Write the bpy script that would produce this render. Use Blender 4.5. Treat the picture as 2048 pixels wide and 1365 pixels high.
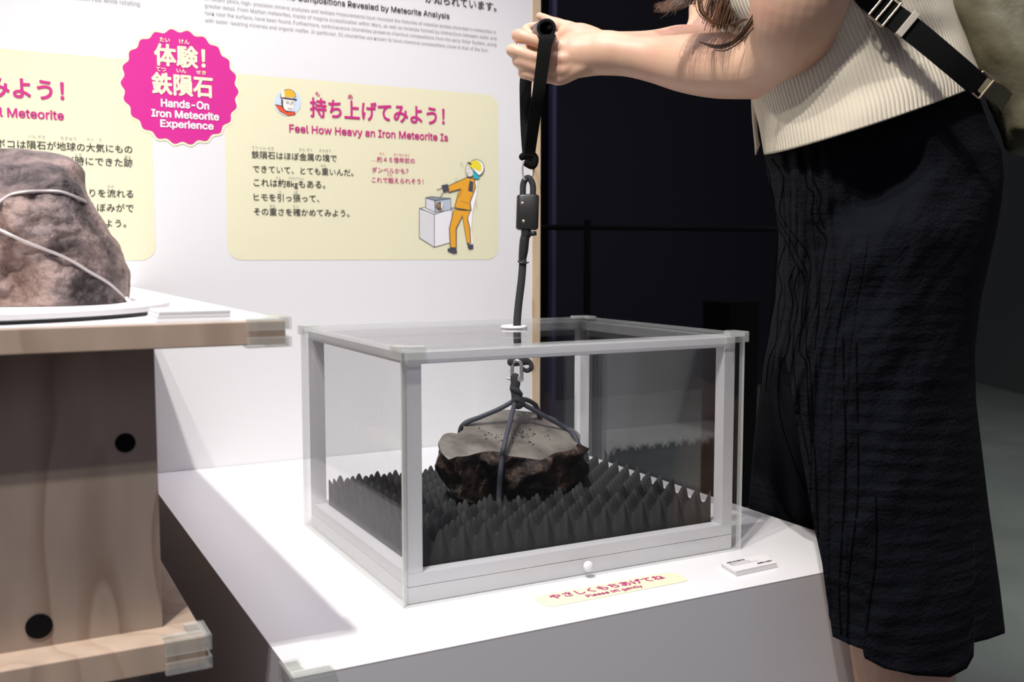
import bpy, bmesh, math, random
from mathutils import Vector, Matrix, noise
from mathutils.bvhtree import BVHTree
for o in list(bpy.data.objects): bpy.data.objects.remove(o)
SC = bpy.context.scene
COL = SC.collection
random.seed(7)
PI = math.pi

# ------------------------------------------------------------ camera
CAM = Vector((-0.3487, -0.8842, 0.3427)); YAW = 0.4859; PITCH = 0.0859; FPX = 1999.1
FWD = Vector((math.sin(YAW)*math.cos(PITCH), math.cos(YAW)*math.cos(PITCH), -math.sin(PITCH)))
RGT = Vector((math.cos(YAW), -math.sin(YAW), 0)); UPV = RGT.cross(FWD)
cd = bpy.data.cameras.new('camera'); cam = bpy.data.objects.new('camera', cd); COL.objects.link(cam)
cd.sensor_width = 36; cd.lens = FPX/2048*36; cd.clip_start = .02; cd.clip_end = 60
cam.matrix_world = Matrix.Translation(CAM) @ Matrix((RGT, UPV, -FWD)).transposed().to_4x4()
cd.dof.use_dof = True; cd.dof.focus_distance = 1.17; cd.dof.aperture_fstop = 8.5
SC.camera = cam
SC.view_settings.view_transform = 'Standard'; SC.view_settings.look = 'None'
SC.view_settings.gamma = 1; SC.view_settings.use_curve_mapping = False
SC.view_settings.exposure = .55

def ray(px, py): return FWD + RGT*((px-1024)/FPX) - UPV*((py-682.5)/FPX)
def P(px, py, d): return CAM + ray(px, py)*d
def onz(px, py, z=0): r = ray(px, py); return CAM + r*((z-CAM.z)/r.z)
def ony(px, py, y): r = ray(px, py); return CAM + r*((y-CAM.y)/r.y)
def onx(px, py, x): r = ray(px, py); return CAM + r*((x-CAM.x)/r.x)

# ------------------------------------------------------------ world and lights
w = bpy.data.worlds.new('world'); SC.world = w; w.use_nodes = True
bg = w.node_tree.nodes['Background']; bg.inputs[0].default_value = (.80, .74, .95, 1); bg.inputs[1].default_value = .12
def spot(name, loc, aim, power, col=(1, .965, .93), ang=50, r=.018, blend=.6):
    l = bpy.data.lights.new(name, 'SPOT'); l.energy = power; l.color = col; l.spot_size = math.radians(ang)
    l.spot_blend = blend; l.shadow_soft_size = r
    o = bpy.data.objects.new(name, l); COL.objects.link(o); o.location = loc
    o.rotation_euler = (Vector(aim)-Vector(loc)).to_track_quat('-Z', 'Y').to_euler(); return o
spot('ceiling_or_fill_spotlight', (-.70, -.80, 2.2), (.15, .35, .1), 85)
spot('ceiling_or_fill_spotlight', (-.72, -.45, 2.2), (.2, .35, .1), 48)
spot('ceiling_or_fill_spotlight', (-.91, -.86, 2.2), (.25, .3, .1), 42)
spot('ceiling_or_fill_spotlight', (1.6, 1.2, 2.4), (2.2, 3.2, -.5), 14, col=(.75, .75, 1), ang=80, r=.2)  # added dim bluish fill so the dark far wall shows
spot('ceiling_or_fill_spotlight', (2.0, -.6, 2.4), (3.2, .6, -.5), 150, col=(.9, 1, .85), ang=75, r=.1)  # unseen greenish fill, brightens the grey wall and floor at right
def area(name, loc, aim, power, size, col):
    l = bpy.data.lights.new(name, 'AREA'); l.energy = power; l.color = col; l.size = size
    o = bpy.data.objects.new(name, l); COL.objects.link(o); o.location = loc
    o.rotation_euler = (Vector(aim)-Vector(loc)).to_track_quat('-Z', 'Y').to_euler(); return o
area('fill_panel', (-.9, -1.8, 2.0), (.2, .2, .1), 2.2, 1.0, (.95, .92, 1))  # added weak frontal fill, not a lamp of the room
area('fill_panel', (.1, .05, 2.7), (.1, .1, 0), 24, 1.3, (.93, .88, 1))  # added overhead fill, lifts the shadows on the counter top

# ------------------------------------------------------------ materials
def srgb(c):
    if isinstance(c, str): c = [int(c[i:i+2], 16)/255 for i in (0, 2, 4)]
    return tuple((v/12.92 if v <= .04045 else ((v+.055)/1.055)**2.4) for v in c)
def mat(name, c, rough=.5, metal=0, spec=.5, bump=None, mottle=None, sss=0, coat=0):
    m = bpy.data.materials.new(name); m.use_nodes = True; n = m.node_tree; b = n.nodes['Principled BSDF']
    c = srgb(c) if isinstance(c, str) else c
    b.inputs['Base Color'].default_value = (*c, 1); b.inputs['Roughness'].default_value = rough
    b.inputs['Metallic'].default_value = metal; b.inputs['Specular IOR Level'].default_value = spec
    if sss: b.inputs['Subsurface Weight'].default_value = sss; b.inputs['Subsurface Radius'].default_value = (.01, .004, .002)
    tc = n.nodes.new('ShaderNodeTexCoord')
    if mottle:   # (scale, colour2, low, high[, stretch])
        nz = n.nodes.new('ShaderNodeTexNoise'); nz.inputs['Scale'].default_value = mottle[0]; nz.inputs['Detail'].default_value = 6
        src = tc.outputs['Object']
        if len(mottle) > 4:
            mp = n.nodes.new('ShaderNodeMapping'); mp.inputs['Scale'].default_value = mottle[4]; n.links.new(src, mp.inputs[0]); src = mp.outputs[0]
        n.links.new(src, nz.inputs['Vector'])
        mr = n.nodes.new('ShaderNodeMapRange'); mr.inputs[1].default_value = mottle[2]; mr.inputs[2].default_value = mottle[3]
        n.links.new(nz.outputs[0], mr.inputs[0])
        mx = n.nodes.new('ShaderNodeMix'); mx.data_type = 'RGBA'; n.links.new(mr.outputs[0], mx.inputs[0])
        mx.inputs[6].default_value = (*c, 1); c2 = srgb(mottle[1]) if isinstance(mottle[1], str) else mottle[1]; mx.inputs[7].default_value = (*c2, 1)
        n.links.new(mx.outputs[2], b.inputs['Base Color'])
    if bump:     # (scale, strength, distance)
        nz = n.nodes.new('ShaderNodeTexNoise'); nz.inputs['Scale'].default_value = bump[0]; nz.inputs['Detail'].default_value = 5
        n.links.new(tc.outputs['Object'], nz.inputs['Vector'])
        bp = n.nodes.new('ShaderNodeBump'); bp.inputs['Strength'].default_value = bump[1]; bp.inputs['Distance'].default_value = bump[2]
        n.links.new(nz.outputs[0], bp.inputs['Height']); n.links.new(bp.outputs[0], b.inputs['Normal'])
    return m
def acrylic(name, tint=(.985, .99, .99), haze=0.0, gloss=.02):
    m = bpy.data.materials.new(name); m.use_nodes = True; n = m.node_tree; n.nodes.clear()
    out = n.nodes.new('ShaderNodeOutputMaterial'); tr = n.nodes.new('ShaderNodeBsdfTransparent'); gl = n.nodes.new('ShaderNodeBsdfGlossy')
    tr.inputs[0].default_value = (*tint, 1); gl.inputs['Roughness'].default_value = gloss
    ge = n.nodes.new('ShaderNodeNewGeometry'); io = n.nodes.new('ShaderNodeMapRange')
    io.inputs[3].default_value = 1.49; io.inputs[4].default_value = 1/1.49; n.links.new(ge.outputs['Backfacing'], io.inputs[0])
    fr = n.nodes.new('ShaderNodeFresnel'); n.links.new(io.outputs[0], fr.inputs[0])
    mx = n.nodes.new('ShaderNodeMixShader'); n.links.new(fr.outputs[0], mx.inputs[0]); n.links.new(tr.outputs[0], mx.inputs[1]); n.links.new(gl.outputs[0], mx.inputs[2])
    last = mx
    if haze:
        df = n.nodes.new('ShaderNodeBsdfDiffuse'); df.inputs[0].default_value = (.9, .92, .9, 1)
        m2 = n.nodes.new('ShaderNodeMixShader'); m2.inputs[0].default_value = haze
        n.links.new(mx.outputs[0], m2.inputs[1]); n.links.new(df.outputs[0], m2.inputs[2]); last = m2
    n.links.new(last.outputs[0], out.inputs[0]); return m
def wood(name, c1, c2, scale=1.0):
    m = mat(name, c1, .55); n = m.node_tree; b = n.nodes['Principled BSDF']
    tc = n.nodes.new('ShaderNodeTexCoord'); mp = n.nodes.new('ShaderNodeMapping'); mp.inputs['Scale'].default_value = (9*scale, 9*scale, 2.6*scale)
    n.links.new(tc.outputs['Object'], mp.inputs[0])
    nz = n.nodes.new('ShaderNodeTexNoise'); nz.inputs['Scale'].default_value = 1.1; nz.inputs['Detail'].default_value = 1.5; n.links.new(mp.outputs[0], nz.inputs['Vector'])
    mul = n.nodes.new('ShaderNodeMath'); mul.operation = 'MULTIPLY'; mul.inputs[1].default_value = 8; n.links.new(nz.outputs[0], mul.inputs[0])
    fr = n.nodes.new('ShaderNodeMath'); fr.operation = 'FRACT'; n.links.new(mul.outputs[0], fr.inputs[0])
    rp = n.nodes.new('ShaderNodeValToRGB'); n.links.new(fr.outputs[0], rp.inputs[0])
    e = rp.color_ramp.elements; e[0].color = (*srgb(c2), 1); e[1].color = (*srgb(c1), 1); e[0].position = 0; e[1].position = .3
    e2 = rp.color_ramp.elements.new(.93); e2.color = (*srgb(c1), 1); e3 = rp.color_ramp.elements.new(1.0); e3.color = (*srgb(c2), 1)
    n2 = n.nodes.new('ShaderNodeTexNoise'); n2.inputs['Scale'].default_value = 5; n2.inputs['Detail'].default_value = 3; n.links.new(mp.outputs[0], n2.inputs['Vector'])
    mx = n.nodes.new('ShaderNodeMix'); mx.data_type = 'RGBA'; mx.blend_type = 'MULTIPLY'; mx.inputs[0].default_value = .35
    n.links.new(rp.outputs[0], mx.inputs[6]); n.links.new(n2.outputs[0], mx.inputs[7]); n.links.new(mx.outputs[2], b.inputs['Base Color'])
    return m

M = {}
M['wall'] = mat('white_panel_paint', (.80, .80, .80), .6)
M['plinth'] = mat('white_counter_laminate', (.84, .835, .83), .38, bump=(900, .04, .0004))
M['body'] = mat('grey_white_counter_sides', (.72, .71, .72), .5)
M['white'] = mat('white_frame_paint', (.80, .79, .80), .4)
M['woodtrim'] = wood('maple_edge', 'e2c9a6', 'd0b088')
M['ply_shaded'] = wood('plywood', 'ab9a8b', '947f6e')  # darker and greyer than the boards: shade under the overhang put into the colour
M['board'] = wood('birch_board', 'd0b8a2', 'c2a892')
M['acrylic'] = acrylic('clear_acrylic')
M['edge'] = acrylic('clear_acrylic_edge', (.97, .98, .975), .5, .15)
M['guard'] = acrylic('clear_soft_plastic', (.965, .975, .96), .13, .1)
M['dark'] = mat('dark_wall_paint', (.011, .013, .022), .7)
M['darker'] = mat('black_panel', (.0015, .0015, .002), .9, spec=.1)
M['violet'] = mat('violet_glow_edge', (.05, .048, .10), .6)
M['grey'] = mat('grey_wall_paint', (.085, .10, .09), .8)
M['floor'] = mat('grey_exhibition_floor', (.15, .165, .15), .6, mottle=(3, (.12, .13, .12), .35, .65))
M['black'] = mat('black_plastic', (.012, .012, .012), .35)
M['matte'] = mat('black_matte', (.003, .003, .003), .9, spec=.15)
M['steel'] = mat('brushed_steel', (.62, .62, .60), .38, .8)
M['brass'] = mat('brass_rivet', (.75, .6, .4), .25, 1)
M['foam'] = mat('charcoal_foam', (.050, .051, .050), .95, spec=.15, bump=(1600, .5, .0006), mottle=(700, (.075, .075, .075), .55, .8))
M['yellow'] = mat('pale_yellow_print', srgb('e9e6c4'), .6)
M['magenta'] = mat('magenta_print', srgb('d42492'), .6)
M['crimson'] = mat('crimson_print', srgb('c82a82'), .6)
M['ink'] = mat('black_ink_print', (.03, .03, .03), .6)
M['greyink'] = mat('grey_ink_print', (.30, .30, .31), .6)
M['cream'] = mat('cream_print', srgb('fbf6cc'), .6)
M['pwhite'] = mat('white_print', (.86, .86, .86), .6)
M['paper'] = mat('white_paper', (.82, .81, .80), .6)

# ------------------------------------------------------------ helpers
def tag(o, label=None, cat=None, group=None, kind=None):
    if label: o['label'] = label
    if cat: o['category'] = cat
    if group: o['group'] = group
    if kind: o['kind'] = kind
    return o
def empty(name, loc, label, cat, group=None):
    o = bpy.data.objects.new(name, None); COL.objects.link(o); o.location = loc; o.empty_display_size = .02
    return tag(o, label, cat, group)
def link(name, me, m, parent=None, smooth=False, bevel=0, seg=2):
    ms = m if isinstance(m, (list, tuple)) else [m]
    for x in ms: me.materials.append(x)
    o = bpy.data.objects.new(name, me); COL.objects.link(o)
    if parent:
        o.parent = parent; bpy.context.view_layer.update(); o.matrix_parent_inverse = parent.matrix_world.inverted()
    if smooth:
        for p in me.polygons: p.use_smooth = True
    if bevel:
        b = o.modifiers.new('bevel', 'BEVEL'); b.width = bevel; b.segments = seg; b.limit_method = 'ANGLE'
    return o
def bmlink(name, bm, m, parent=None, smooth=False, bevel=0, seg=2):
    bmesh.ops.recalc_face_normals(bm, faces=bm.faces)
    me = bpy.data.meshes.new(name); bm.to_mesh(me); bm.free()
    return link(name, me, m, parent, smooth, bevel, seg)
def bxb(bm, a, b, mi=0):
    vs = [bm.verts.new((x, y, z)) for x in (a[0], b[0]) for y in (a[1], b[1]) for z in (a[2], b[2])]
    for f in ((0, 1, 3, 2), (4, 6, 7, 5), (0, 4, 5, 1), (2, 3, 7, 6), (0, 2, 6, 4), (1, 5, 7, 3)):
        fa = bm.faces.new([vs[i] for i in f]); fa.material_index = mi
def box(name, a, b, m, parent=None, bevel=0, seg=2):
    bm = bmesh.new(); bxb(bm, a, b); return bmlink(name, bm, m, parent, bevel=bevel, seg=seg)
def loft(bm, rings, cap=True, closed=True, mi=0):
    R = [[bm.verts.new(p) for p in r] for r in rings]; n = len(R[0])
    for a, b in zip(R, R[1:]):
        for i in range(n if closed else n-1):
            f = bm.faces.new((a[i], a[(i+1) % n], b[(i+1) % n], b[i])); f.material_index = mi
    if cap:
        for r in (R[0], R[-1]):
            try: bm.faces.new(r).material_index = mi
            except ValueError: pass
    return R
def catmull(pts, k=6):
    out = []; n = len(pts)
    for i in range(n-1):
        p0 = pts[max(i-1, 0)]; p1 = pts[i]; p2 = pts[i+1]; p3 = pts[min(i+2, n-1)]
        for j in range(k):
            t = j/k
            out.append([.5*((2*b)+(-a+c)*t+(2*a-5*b+4*c-d)*t*t+(-a+3*b-3*c+d)*t**3) for a, b, c, d in zip(p0, p1, p2, p3)])
    out.append(list(pts[-1])); return out
def tube(bm, pts, seg=12, k=6, squash=None, mi=0, round_ends=False, up=None):
    """pts: [(Vector, radius)] -> smooth tube; squash=(a,b) makes an elliptic section"""
    c = catmull([(*p, r) for p, r in pts], k) if len(pts) > 2 else [(*p, r) for p, r in pts]
    if round_ends:
        a, b = Vector(c[0][:3]), Vector(c[1][:3]); d = (a-b).normalized(); r0 = c[0][3]
        pre = [(*(a+d*r0*s), r0*q) for s, q in ((.97, .2), (.85, .53), (.6, .8), (.3, .95))]
        a, b = Vector(c[-1][:3]), Vector(c[-2][:3]); d = (a-b).normalized(); r1 = c[-1][3]
        post = [(*(a+d*r1*s), r1*q) for s, q in ((.3, .95), (.6, .8), (.85, .53), (.97, .2))]
        c = pre+c+post
    rings = []; prev = up or Vector((0, 0, 1)); n = len(c)
    for i, q in enumerate(c):
        p = Vector(q[:3]); t = (Vector(c[min(i+1, n-1)][:3])-Vector(c[max(i-1, 0)][:3])).normalized()
        u = prev - t*prev.dot(t)
        if u.length < 1e-4: u = t.orthogonal()
        u.normalize(); prev = u; v = t.cross(u); sa, sb = squash or (1, 1)
        rings.append([p+(u*math.cos(2*PI*j/seg)*sa+v*math.sin(2*PI*j/seg)*sb)*q[3] for j in range(seg)])
    loft(bm, rings, mi=mi)
def cyl(bm, a, b, r, seg=24, r2=None, mi=0):
    tube(bm, [(Vector(a), r), (Vector(b), r if r2 is None else r2)], seg=seg, mi=mi)
def ringpx(L, R, D, b, n=64, power=1.0):
    out = []
    for i in range(n):
        t = 2*PI*i/n; c = math.cos(t); s = math.sin(t)
        s = math.copysign(abs(s)**power, s)
        px = (L[0]+R[0])/2 + (R[0]-L[0])/2*c; py = (L[1]+R[1])/2 + (R[1]-L[1])/2*c
        out.append(P(px, py, D+b*s))
    return out
def evaluated(o):
    dg = bpy.context.evaluated_depsgraph_get(); dg.update()
    return bpy.data.meshes.new_from_object(o.evaluated_get(dg))
def rounded_rect(x0, z0, x1, z1, r, n=8):
    pts = []
    for cx, cz, a0 in ((x1-r, z1-r, 0), (x0+r, z1-r, 90), (x0+r, z0+r, 180), (x1-r, z0+r, 270)):
        for i in range(n+1):
            a = math.radians(a0+90*i/n); pts.append((cx+r*math.cos(a), cz+r*math.sin(a)))
    return pts
WY = .7482
def wall_poly(bm, pts, off, mi=0):
    vs = [bm.verts.new((x, WY-off, z)) for x, z in pts]
    f = bm.faces.new(vs); f.material_index = mi
    bm.normal_update()
    if f.normal.y > 0: f.normal_flip()
    bmesh.ops.triangulate(bm, faces=[f])
def wp(px, py): v = ony(px, py, WY); return (v.x, v.z)

_tc = {}
FONT = None
try:
    import os
    fp = os.path.join(bpy.utils.resource_path('LOCAL'), 'datafiles', 'fonts', 'Inter.woff2')
    if os.path.exists(fp): FONT = bpy.data.fonts.load(fp)
except Exception: FONT = None
def text_mesh(s):
    cu = bpy.data.curves.new('t', 'FONT'); cu.body = s; cu.size = 1; cu.resolution_u = 3; cu.fill_mode = 'BOTH'
    if FONT and s.isascii(): cu.font = FONT
    o = bpy.data.objects.new('t', cu); COL.objects.link(o)
    me = evaluated(o); bpy.data.objects.remove(o); return me
def text_group(name, parent, m, items, frame):
    a0 = Vector(frame(0, 0)); lift_ = (Vector(frame(1, 0))-a0).cross(Vector(frame(0, 1))-a0).normalized()*3e-5
    """items: (string, xl, xr, zc, bold) in surface coordinates: width from xl to xr, centred on zc; frame maps (x,z)->Vector"""
    vs, fs = [], []
    for it in items:
        s, xl, xr, zb, bold = it[:5]; h = it[5] if len(it) > 5 else None
        me = text_mesh(s)
        if not me.vertices: continue
        xs = [v.co.x for v in me.vertices]; ys = [v.co.y for v in me.vertices]
        k = (xr-xl)/(max(xs)-min(xs)); ky = k if h is None else h/(max(ys)-min(ys)); yc = (min(ys)+max(ys))/2; b0 = len(vs)
        shifts = [(0, 0)] if not bold else [(math.cos(a)*bold, math.sin(a)*bold) for a in [PI/4*q for q in range(8)]]
        for q_, (ox, oy) in enumerate(shifts):      # stroke weight: the outline repeated around its centre
            b0 = len(vs)
            for v in me.vertices: vs.append(Vector(frame(xl+(v.co.x+ox-min(xs))*k, zb+(v.co.y+oy-yc)*ky))+lift_*q_)
            for p in me.polygons: fs.append([b0+i for i in p.vertices])
        bpy.data.meshes.remove(me)
    me = bpy.data.meshes.new(name); me.from_pydata(vs, [], fs); me.update()
    return link(name, me, m, parent)
def wall_text(name, parent, m, items, off=.0012):
    """items in photo pixels: (string, pxl, pyl, pxr, pyr, bold): vertical centre of the glyph box"""
    conv = []
    for it in items:
        s, x0, y0, x1, y1, b = it[:6]; a = wp(x0, y0); c = wp(x1, y1)
        h = None
        if len(it) > 6:
            xm = (x0+x1)/2; ym = (y0+y1)/2; h = wp(xm, ym-it[6]/2)[1]-wp(xm, ym+it[6]/2)[1]
        conv.append((s, a[0], c[0], (a[1]+c[1])/2, b)+((h,) if h else ()))
    return text_group(name, parent, m, conv, lambda x, z: (x, WY-off, z))

# ============================================================ the setting
FZ = -.52
def struct(o): o['kind'] = 'structure'; return o
wall = struct(box('wall_back', (-1.6, WY, FZ), (.555, WY+.05, 1.75), M['wall']))
struct(box('trim_1', (.555, WY-.002, FZ), (.5725, WY+.05, 1.75), M['woodtrim'], bevel=.0008))
struct(box('floor', (-3.5, -3, FZ-.05), (8, 7, FZ), M['floor']))
struct(box('wall_far', (-3.0, 4.2, FZ), (5.2, 4.3, 3), M['dark']))
b_ = P(1087, 400, 3.0)
struct(box('trim_2', (b_.x-.10, b_.y, FZ), (b_.x+.025, b_.y+.04, 3), M['darker']))
b2 = P(1105, 400, 3.0)
struct(box('trim_3', (b2.x-.007, b2.y-.01, FZ), (b2.x+.007, b2.y+.03, 3), M['violet']))  # panel edge coloured violet to stand for LED glow on it
bm = bmesh.new()   # oblique grey wall on the right
a = onz(1940, 762, FZ); c = onz(2060, 794, FZ); dr = (c-a).normalized(); a2 = a-dr*1.2; c2 = c+dr*.6; nn = Vector((dr.y, -dr.x, 0))
nn = nn if nn.dot(a-CAM) > 0 else -nn
loft(bm, [[Vector((p.x, p.y, z)) for p in (a2, c2, c2+nn*.1, a2+nn*.1)] for z in (FZ, 3)])
struct(bmlink('wall_right', bm, M['grey']))

# ------------------------------------------------------------ counter (white plinth)
plinth = empty('display_counter', (.21, .32, FZ), 'low white display counter standing against the white panel and carrying the clear lifting case', 'counter')
X0, X1, Y0 = -.1383, .5563, -.1064
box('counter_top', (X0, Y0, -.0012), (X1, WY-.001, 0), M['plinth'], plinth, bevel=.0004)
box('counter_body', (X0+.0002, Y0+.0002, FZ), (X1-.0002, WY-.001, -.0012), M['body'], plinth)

def guard_mesh(bm, corner, sx, sy, L=.028, t=.0022, h=.013, w=.012, drop=0, both=None):
    """L-shaped soft corner protector; sx, sy: directions of the arms from the corner"""
    x, y, z = corner; o = .0018
    def B(x0, y0, z0, x1, y1, z1):
        bxb(bm, (min(x0, x1), min(y0, y1), min(z0, z1)), (max(x0, x1), max(y0, y1), max(z0, z1)))
    for (ztop, zl) in [(z+t, z-h)] + ([(z-both-t, z-both+h*.75)] if both else []):
        zi = z if ztop > z-1e-6 and not (both and ztop < z-.004) else z-both
        B(x-sx*o, y-sy*o, zi, x+sx*L, y+sy*w, ztop)
        B(x-sx*o, y+sy*w, zi, x+sx*w, y+sy*L, ztop)
        B(x-sx*(o+t), y-sy*(o+t), ztop, x-sx*o, y+sy*L, zl)
        B(x-sx*o, y-sy*(o+t), ztop, x+sx*L, y-sy*o, zl)
bm = bmesh.new(); guard_mesh(bm, (X0, Y0, 0), 1, 1, L=.034, h=.014)
bmlink('corner_guard', bm, M['guard'], plinth, bevel=.0008)

# sticker on the counter
st = empty('floor_sticker', onz(1215, 1178, 0), 'pale yellow sticker with crimson lettering stuck on the counter in front of the case', 'sticker'); st.name = 'counter_sticker'
bl = onz(1090, 1216, 0); br = onz(1372, 1166, 0); tl = onz(1060, 1192, 0); trr = onz(1364, 1146, 0)
yb = (bl.y+br.y)/2; yt = (tl.y+trr.y)/2; xl = (bl.x+tl.x)/2; xr = (br.x+trr.x)/2
bm = bmesh.new(); pts = rounded_rect(xl, yb, xr, yt, .010)
loft(bm, [[(x, y, z) for x, y in pts] for z in (.0002, .0006)])
bmlink('backing', bm, M['yellow'], st)
t0 = onz(1098, 1196, 0); t1 = onz(1328, 1157, 0); e0 = onz(1173, 1195, 0); e1 = onz(1285, 1175, 0)
text_group('lettering', st, M['crimson'], [('やさしくもちあげてね', t0.x, t1.x, (t0.y+t1.y)/2, .02), ('Please lift gently', e0.x, e1.x, (e0.y+e1.y)/2, .01)], lambda x, z: (x, z, .0009))

# stack of printed cards at the right
cs = empty('card_stack', onz(1500, 1130, 0), 'small stack of white printed cards on the counter right of the case', 'cards')
q = [onz(1442, 1129, .004), onz(1472, 1147, .004), onz(1554, 1129, .004), onz(1528, 1112, .004)]
def quadbox(name, q, z0, z1, m, parent, bevel=0):
    bm = bmesh.new(); loft(bm, [[Vector((p.x, p.y, z)) for p in q] for z in (z0, z1)]); return bmlink(name, bm, m, parent, bevel=bevel)
for i in range(5):
    j = Vector((random.uniform(-.0007, .0007), random.uniform(-.0007, .0007), 0))
    quadbox('card', [p+j for p in q], .0012*i+.0002, .0012*(i+1), M['paper'], cs)
ex = (q[2]-q[1]).normalized(); ey = (q[0]-q[1]).normalized(); wd = (q[2]-q[1]).length; dp = (q[0]-q[1]).length
def fr(x, z): v = q[1]+ex*x*wd+ey*z*dp; return (v.x, v.y, .0065)
text_group('lettering', cs, M['ink'], [('METEORITE', .08, .50, .80, .03, .10), ('鉄隕石をもちあげる', .08, .56, .62, .0, .10), ('Iron meteorite handling card', .08, .70, .47, 0, .07), ('鉄隕石の展示', .60, .95, .22, .03, .10)], fr)

# ------------------------------------------------------------ wall graphics
def panel(name, x0, z0, x1, z1, r=.022):
    bm = bmesh.new(); wall_poly(bm, rounded_rect(x0, z0, x1, z1, r), .0004); return bmlink(name, bm, M['yellow'], wall)
pr = panel('info_panel', -.001, .3345, .4845, .6295)
pl = panel('info_panel', -.75, .3345, -.111, .637)
C_ = M['crimson']
wall_text('headline', pr, C_, [('持ち上げてみよう！', 620, 217, 888, 231, .026, 37), ('Feel How Heavy an Iron Meteorite Is', 578.5, 260, 895, 276, .018), ('も', 630, 188, 639, 188, .01, 9), ('あ', 695, 193, 705, 194, .01, 9)])
wall_text('body_text', pr, M['ink'], [
    ('鉄隕石はほぼ金属の塊で', 503, 310, 673, 316, .004), ('できていて、とても重いんだ。', 505, 337, 706, 346, .004),
    ('これは約8kgもある。', 507, 366, 650, 371, .004), ('ヒモを引っ張って、', 507, 395, 638, 397, .004), ('その重さを確かめてみよう。', 507, 423, 698, 427, .004)])
wall_text('ruby_text', pr, M['greyink'], [
    ('てつ いん せき', 503, 295, 547, 297, .0), ('きん ぞく', 598, 299, 624, 300, .0), ('かたまり', 638, 301, 661, 302, .0), ('おも', 641, 331, 652, 332, 0),
    ('やく', 551, 356, 561, 356, 0), ('キログラム', 577, 356, 607, 358, 0), ('つ', 556, 384, 562, 384, 0), ('ぱ', 588, 385, 595, 385, 0), ('おも', 539, 412, 550, 412, 0), ('たし', 586, 413, 597, 413, 0)])
wall_text('remark_text', pr, C_, [('…約４６億年前の', 743, 318, 829, 322, .006), ('ダンベルかも？', 743, 340, 816, 342, .006), ('これで鍛えられそう！', 743, 360, 846, 363, .006),
    ('やく', 758, 308, 768, 308, 0), ('おくねんまえ', 787, 309, 819, 311, 0), ('きた', 774, 350, 784, 350, 0)])
wall_text('headline', pl, C_, [('みよう！', -24, 174, 127, 182, .028, 38), ('Real Meteorite', -47, 222, 127, 231, .018)])
wall_text('body_text', pl, M['ink'], [('ボコは隕石が地球の大気にもの', -8, 288, 264, 298, .004), ('んだ時にできた跡', 110, 320, 265, 326, .004), ('まわりを流れる', 140, 384, 266, 389, .004),
    ('くぼみがで', 177, 413, 267, 418, .004), ('みよう。', 190, 446, 252, 448, .004)])
wall_text('ruby_text', pl, M['greyink'], [('いん せき', 57, 273, 90, 274, 0), ('ちきゅう', 121, 276, 152, 278, 0), ('たい', 174, 279, 187, 279, 0), ('き', 198, 280, 203, 280, 0), ('とき', 150, 310, 163, 310, 0), ('あと', 249, 314, 262, 314, 0), ('なが', 215, 373, 228, 373, 0)])
wall_text('heading_text', wall, M['ink'], [('The Compositions Revealed by Meteorite Analysis', 563, -4, 898, 31, .010), ('が知られています。', 850, -2, 992, 12, .012)])
wall_text('paragraph_text', wall, M['greyink'], [
    ('In recent years, high-precision mineral analyses and isotope measurements have revealed the histories of celestial bodies recorded in meteorites in', 409, -2, 991, 64, 0),
    ('greater detail. From Martian meteorites, traces of magma crystallization within Mars, as well as minerals formed by interactions between water and', 409, 12, 992, 77, 0),
    ('rock near the surface, have been found. Furthermore, carbonaceous chondrites preserve chemical compositions from the early Solar System, along', 409, 26, 992, 90, 0),
    ('with water-bearing minerals and organic matter. In particular, CI chondrites are known to have chemical compositions close to that of the Sun.', 409, 40, 976, 102, 0),
    ('observed while rotating', 150, -5, 279, 9, 0)])
# magenta badge
bc = wp(362, 175); br_ = .0868
def scallop(r, amp, n=22, k=12):
    return [((r+amp*(abs(math.cos(n*a/2+.4))*2-1.25 if False else math.cos(n*a)))*math.cos(a)+bc[0], (r+amp*math.cos(n*a))*math.sin(a)+bc[1]) for a in [2*PI*i/(n*k) for i in range(n*k)]]
def disc(bm, c, pts, off, mi=0):
    cv = bm.verts.new((c[0], WY-off, c[1])); vs = [bm.verts.new((x, WY-off, z)) for x, z in pts]
    for i in range(len(vs)): bm.faces.new((cv, vs[(i+1) % len(vs)], vs[i])).material_index = mi
bm = bmesh.new(); disc(bm, bc, scallop(br_+.002, .0022), .0008, 1); disc(bm, bc, scallop(br_-.0015, .0024), .0012, 0)
badge = bmlink('round_badge', bm, [M['magenta'], M['cream']], wall)
wall_text('badge_lettering', badge, M['cream'], [('体験！', 309, 110, 409, 116, .032, 42), ('鉄隕石', 304, 167, 424, 174, .032, 42), ('たい', 319, 80, 339, 80, .02, 9), ('けん', 358, 84, 378, 84, .02, 9),
    ('てつ', 312, 139, 331, 139, .02, 8), ('いん', 353, 142, 372, 142, .02, 8), ('せき', 392, 145, 411, 146, .02, 8)], .0018)
wall_text('badge_lettering', badge, M['pwhite'], [('Hands-On', 322, 206, 417, 212, .03, 15), ('Iron Meteorite', 303, 225, 437, 235, .03, 14.5), ('Experience', 321, 248, 426, 255, .03, 18)], .0018)
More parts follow.
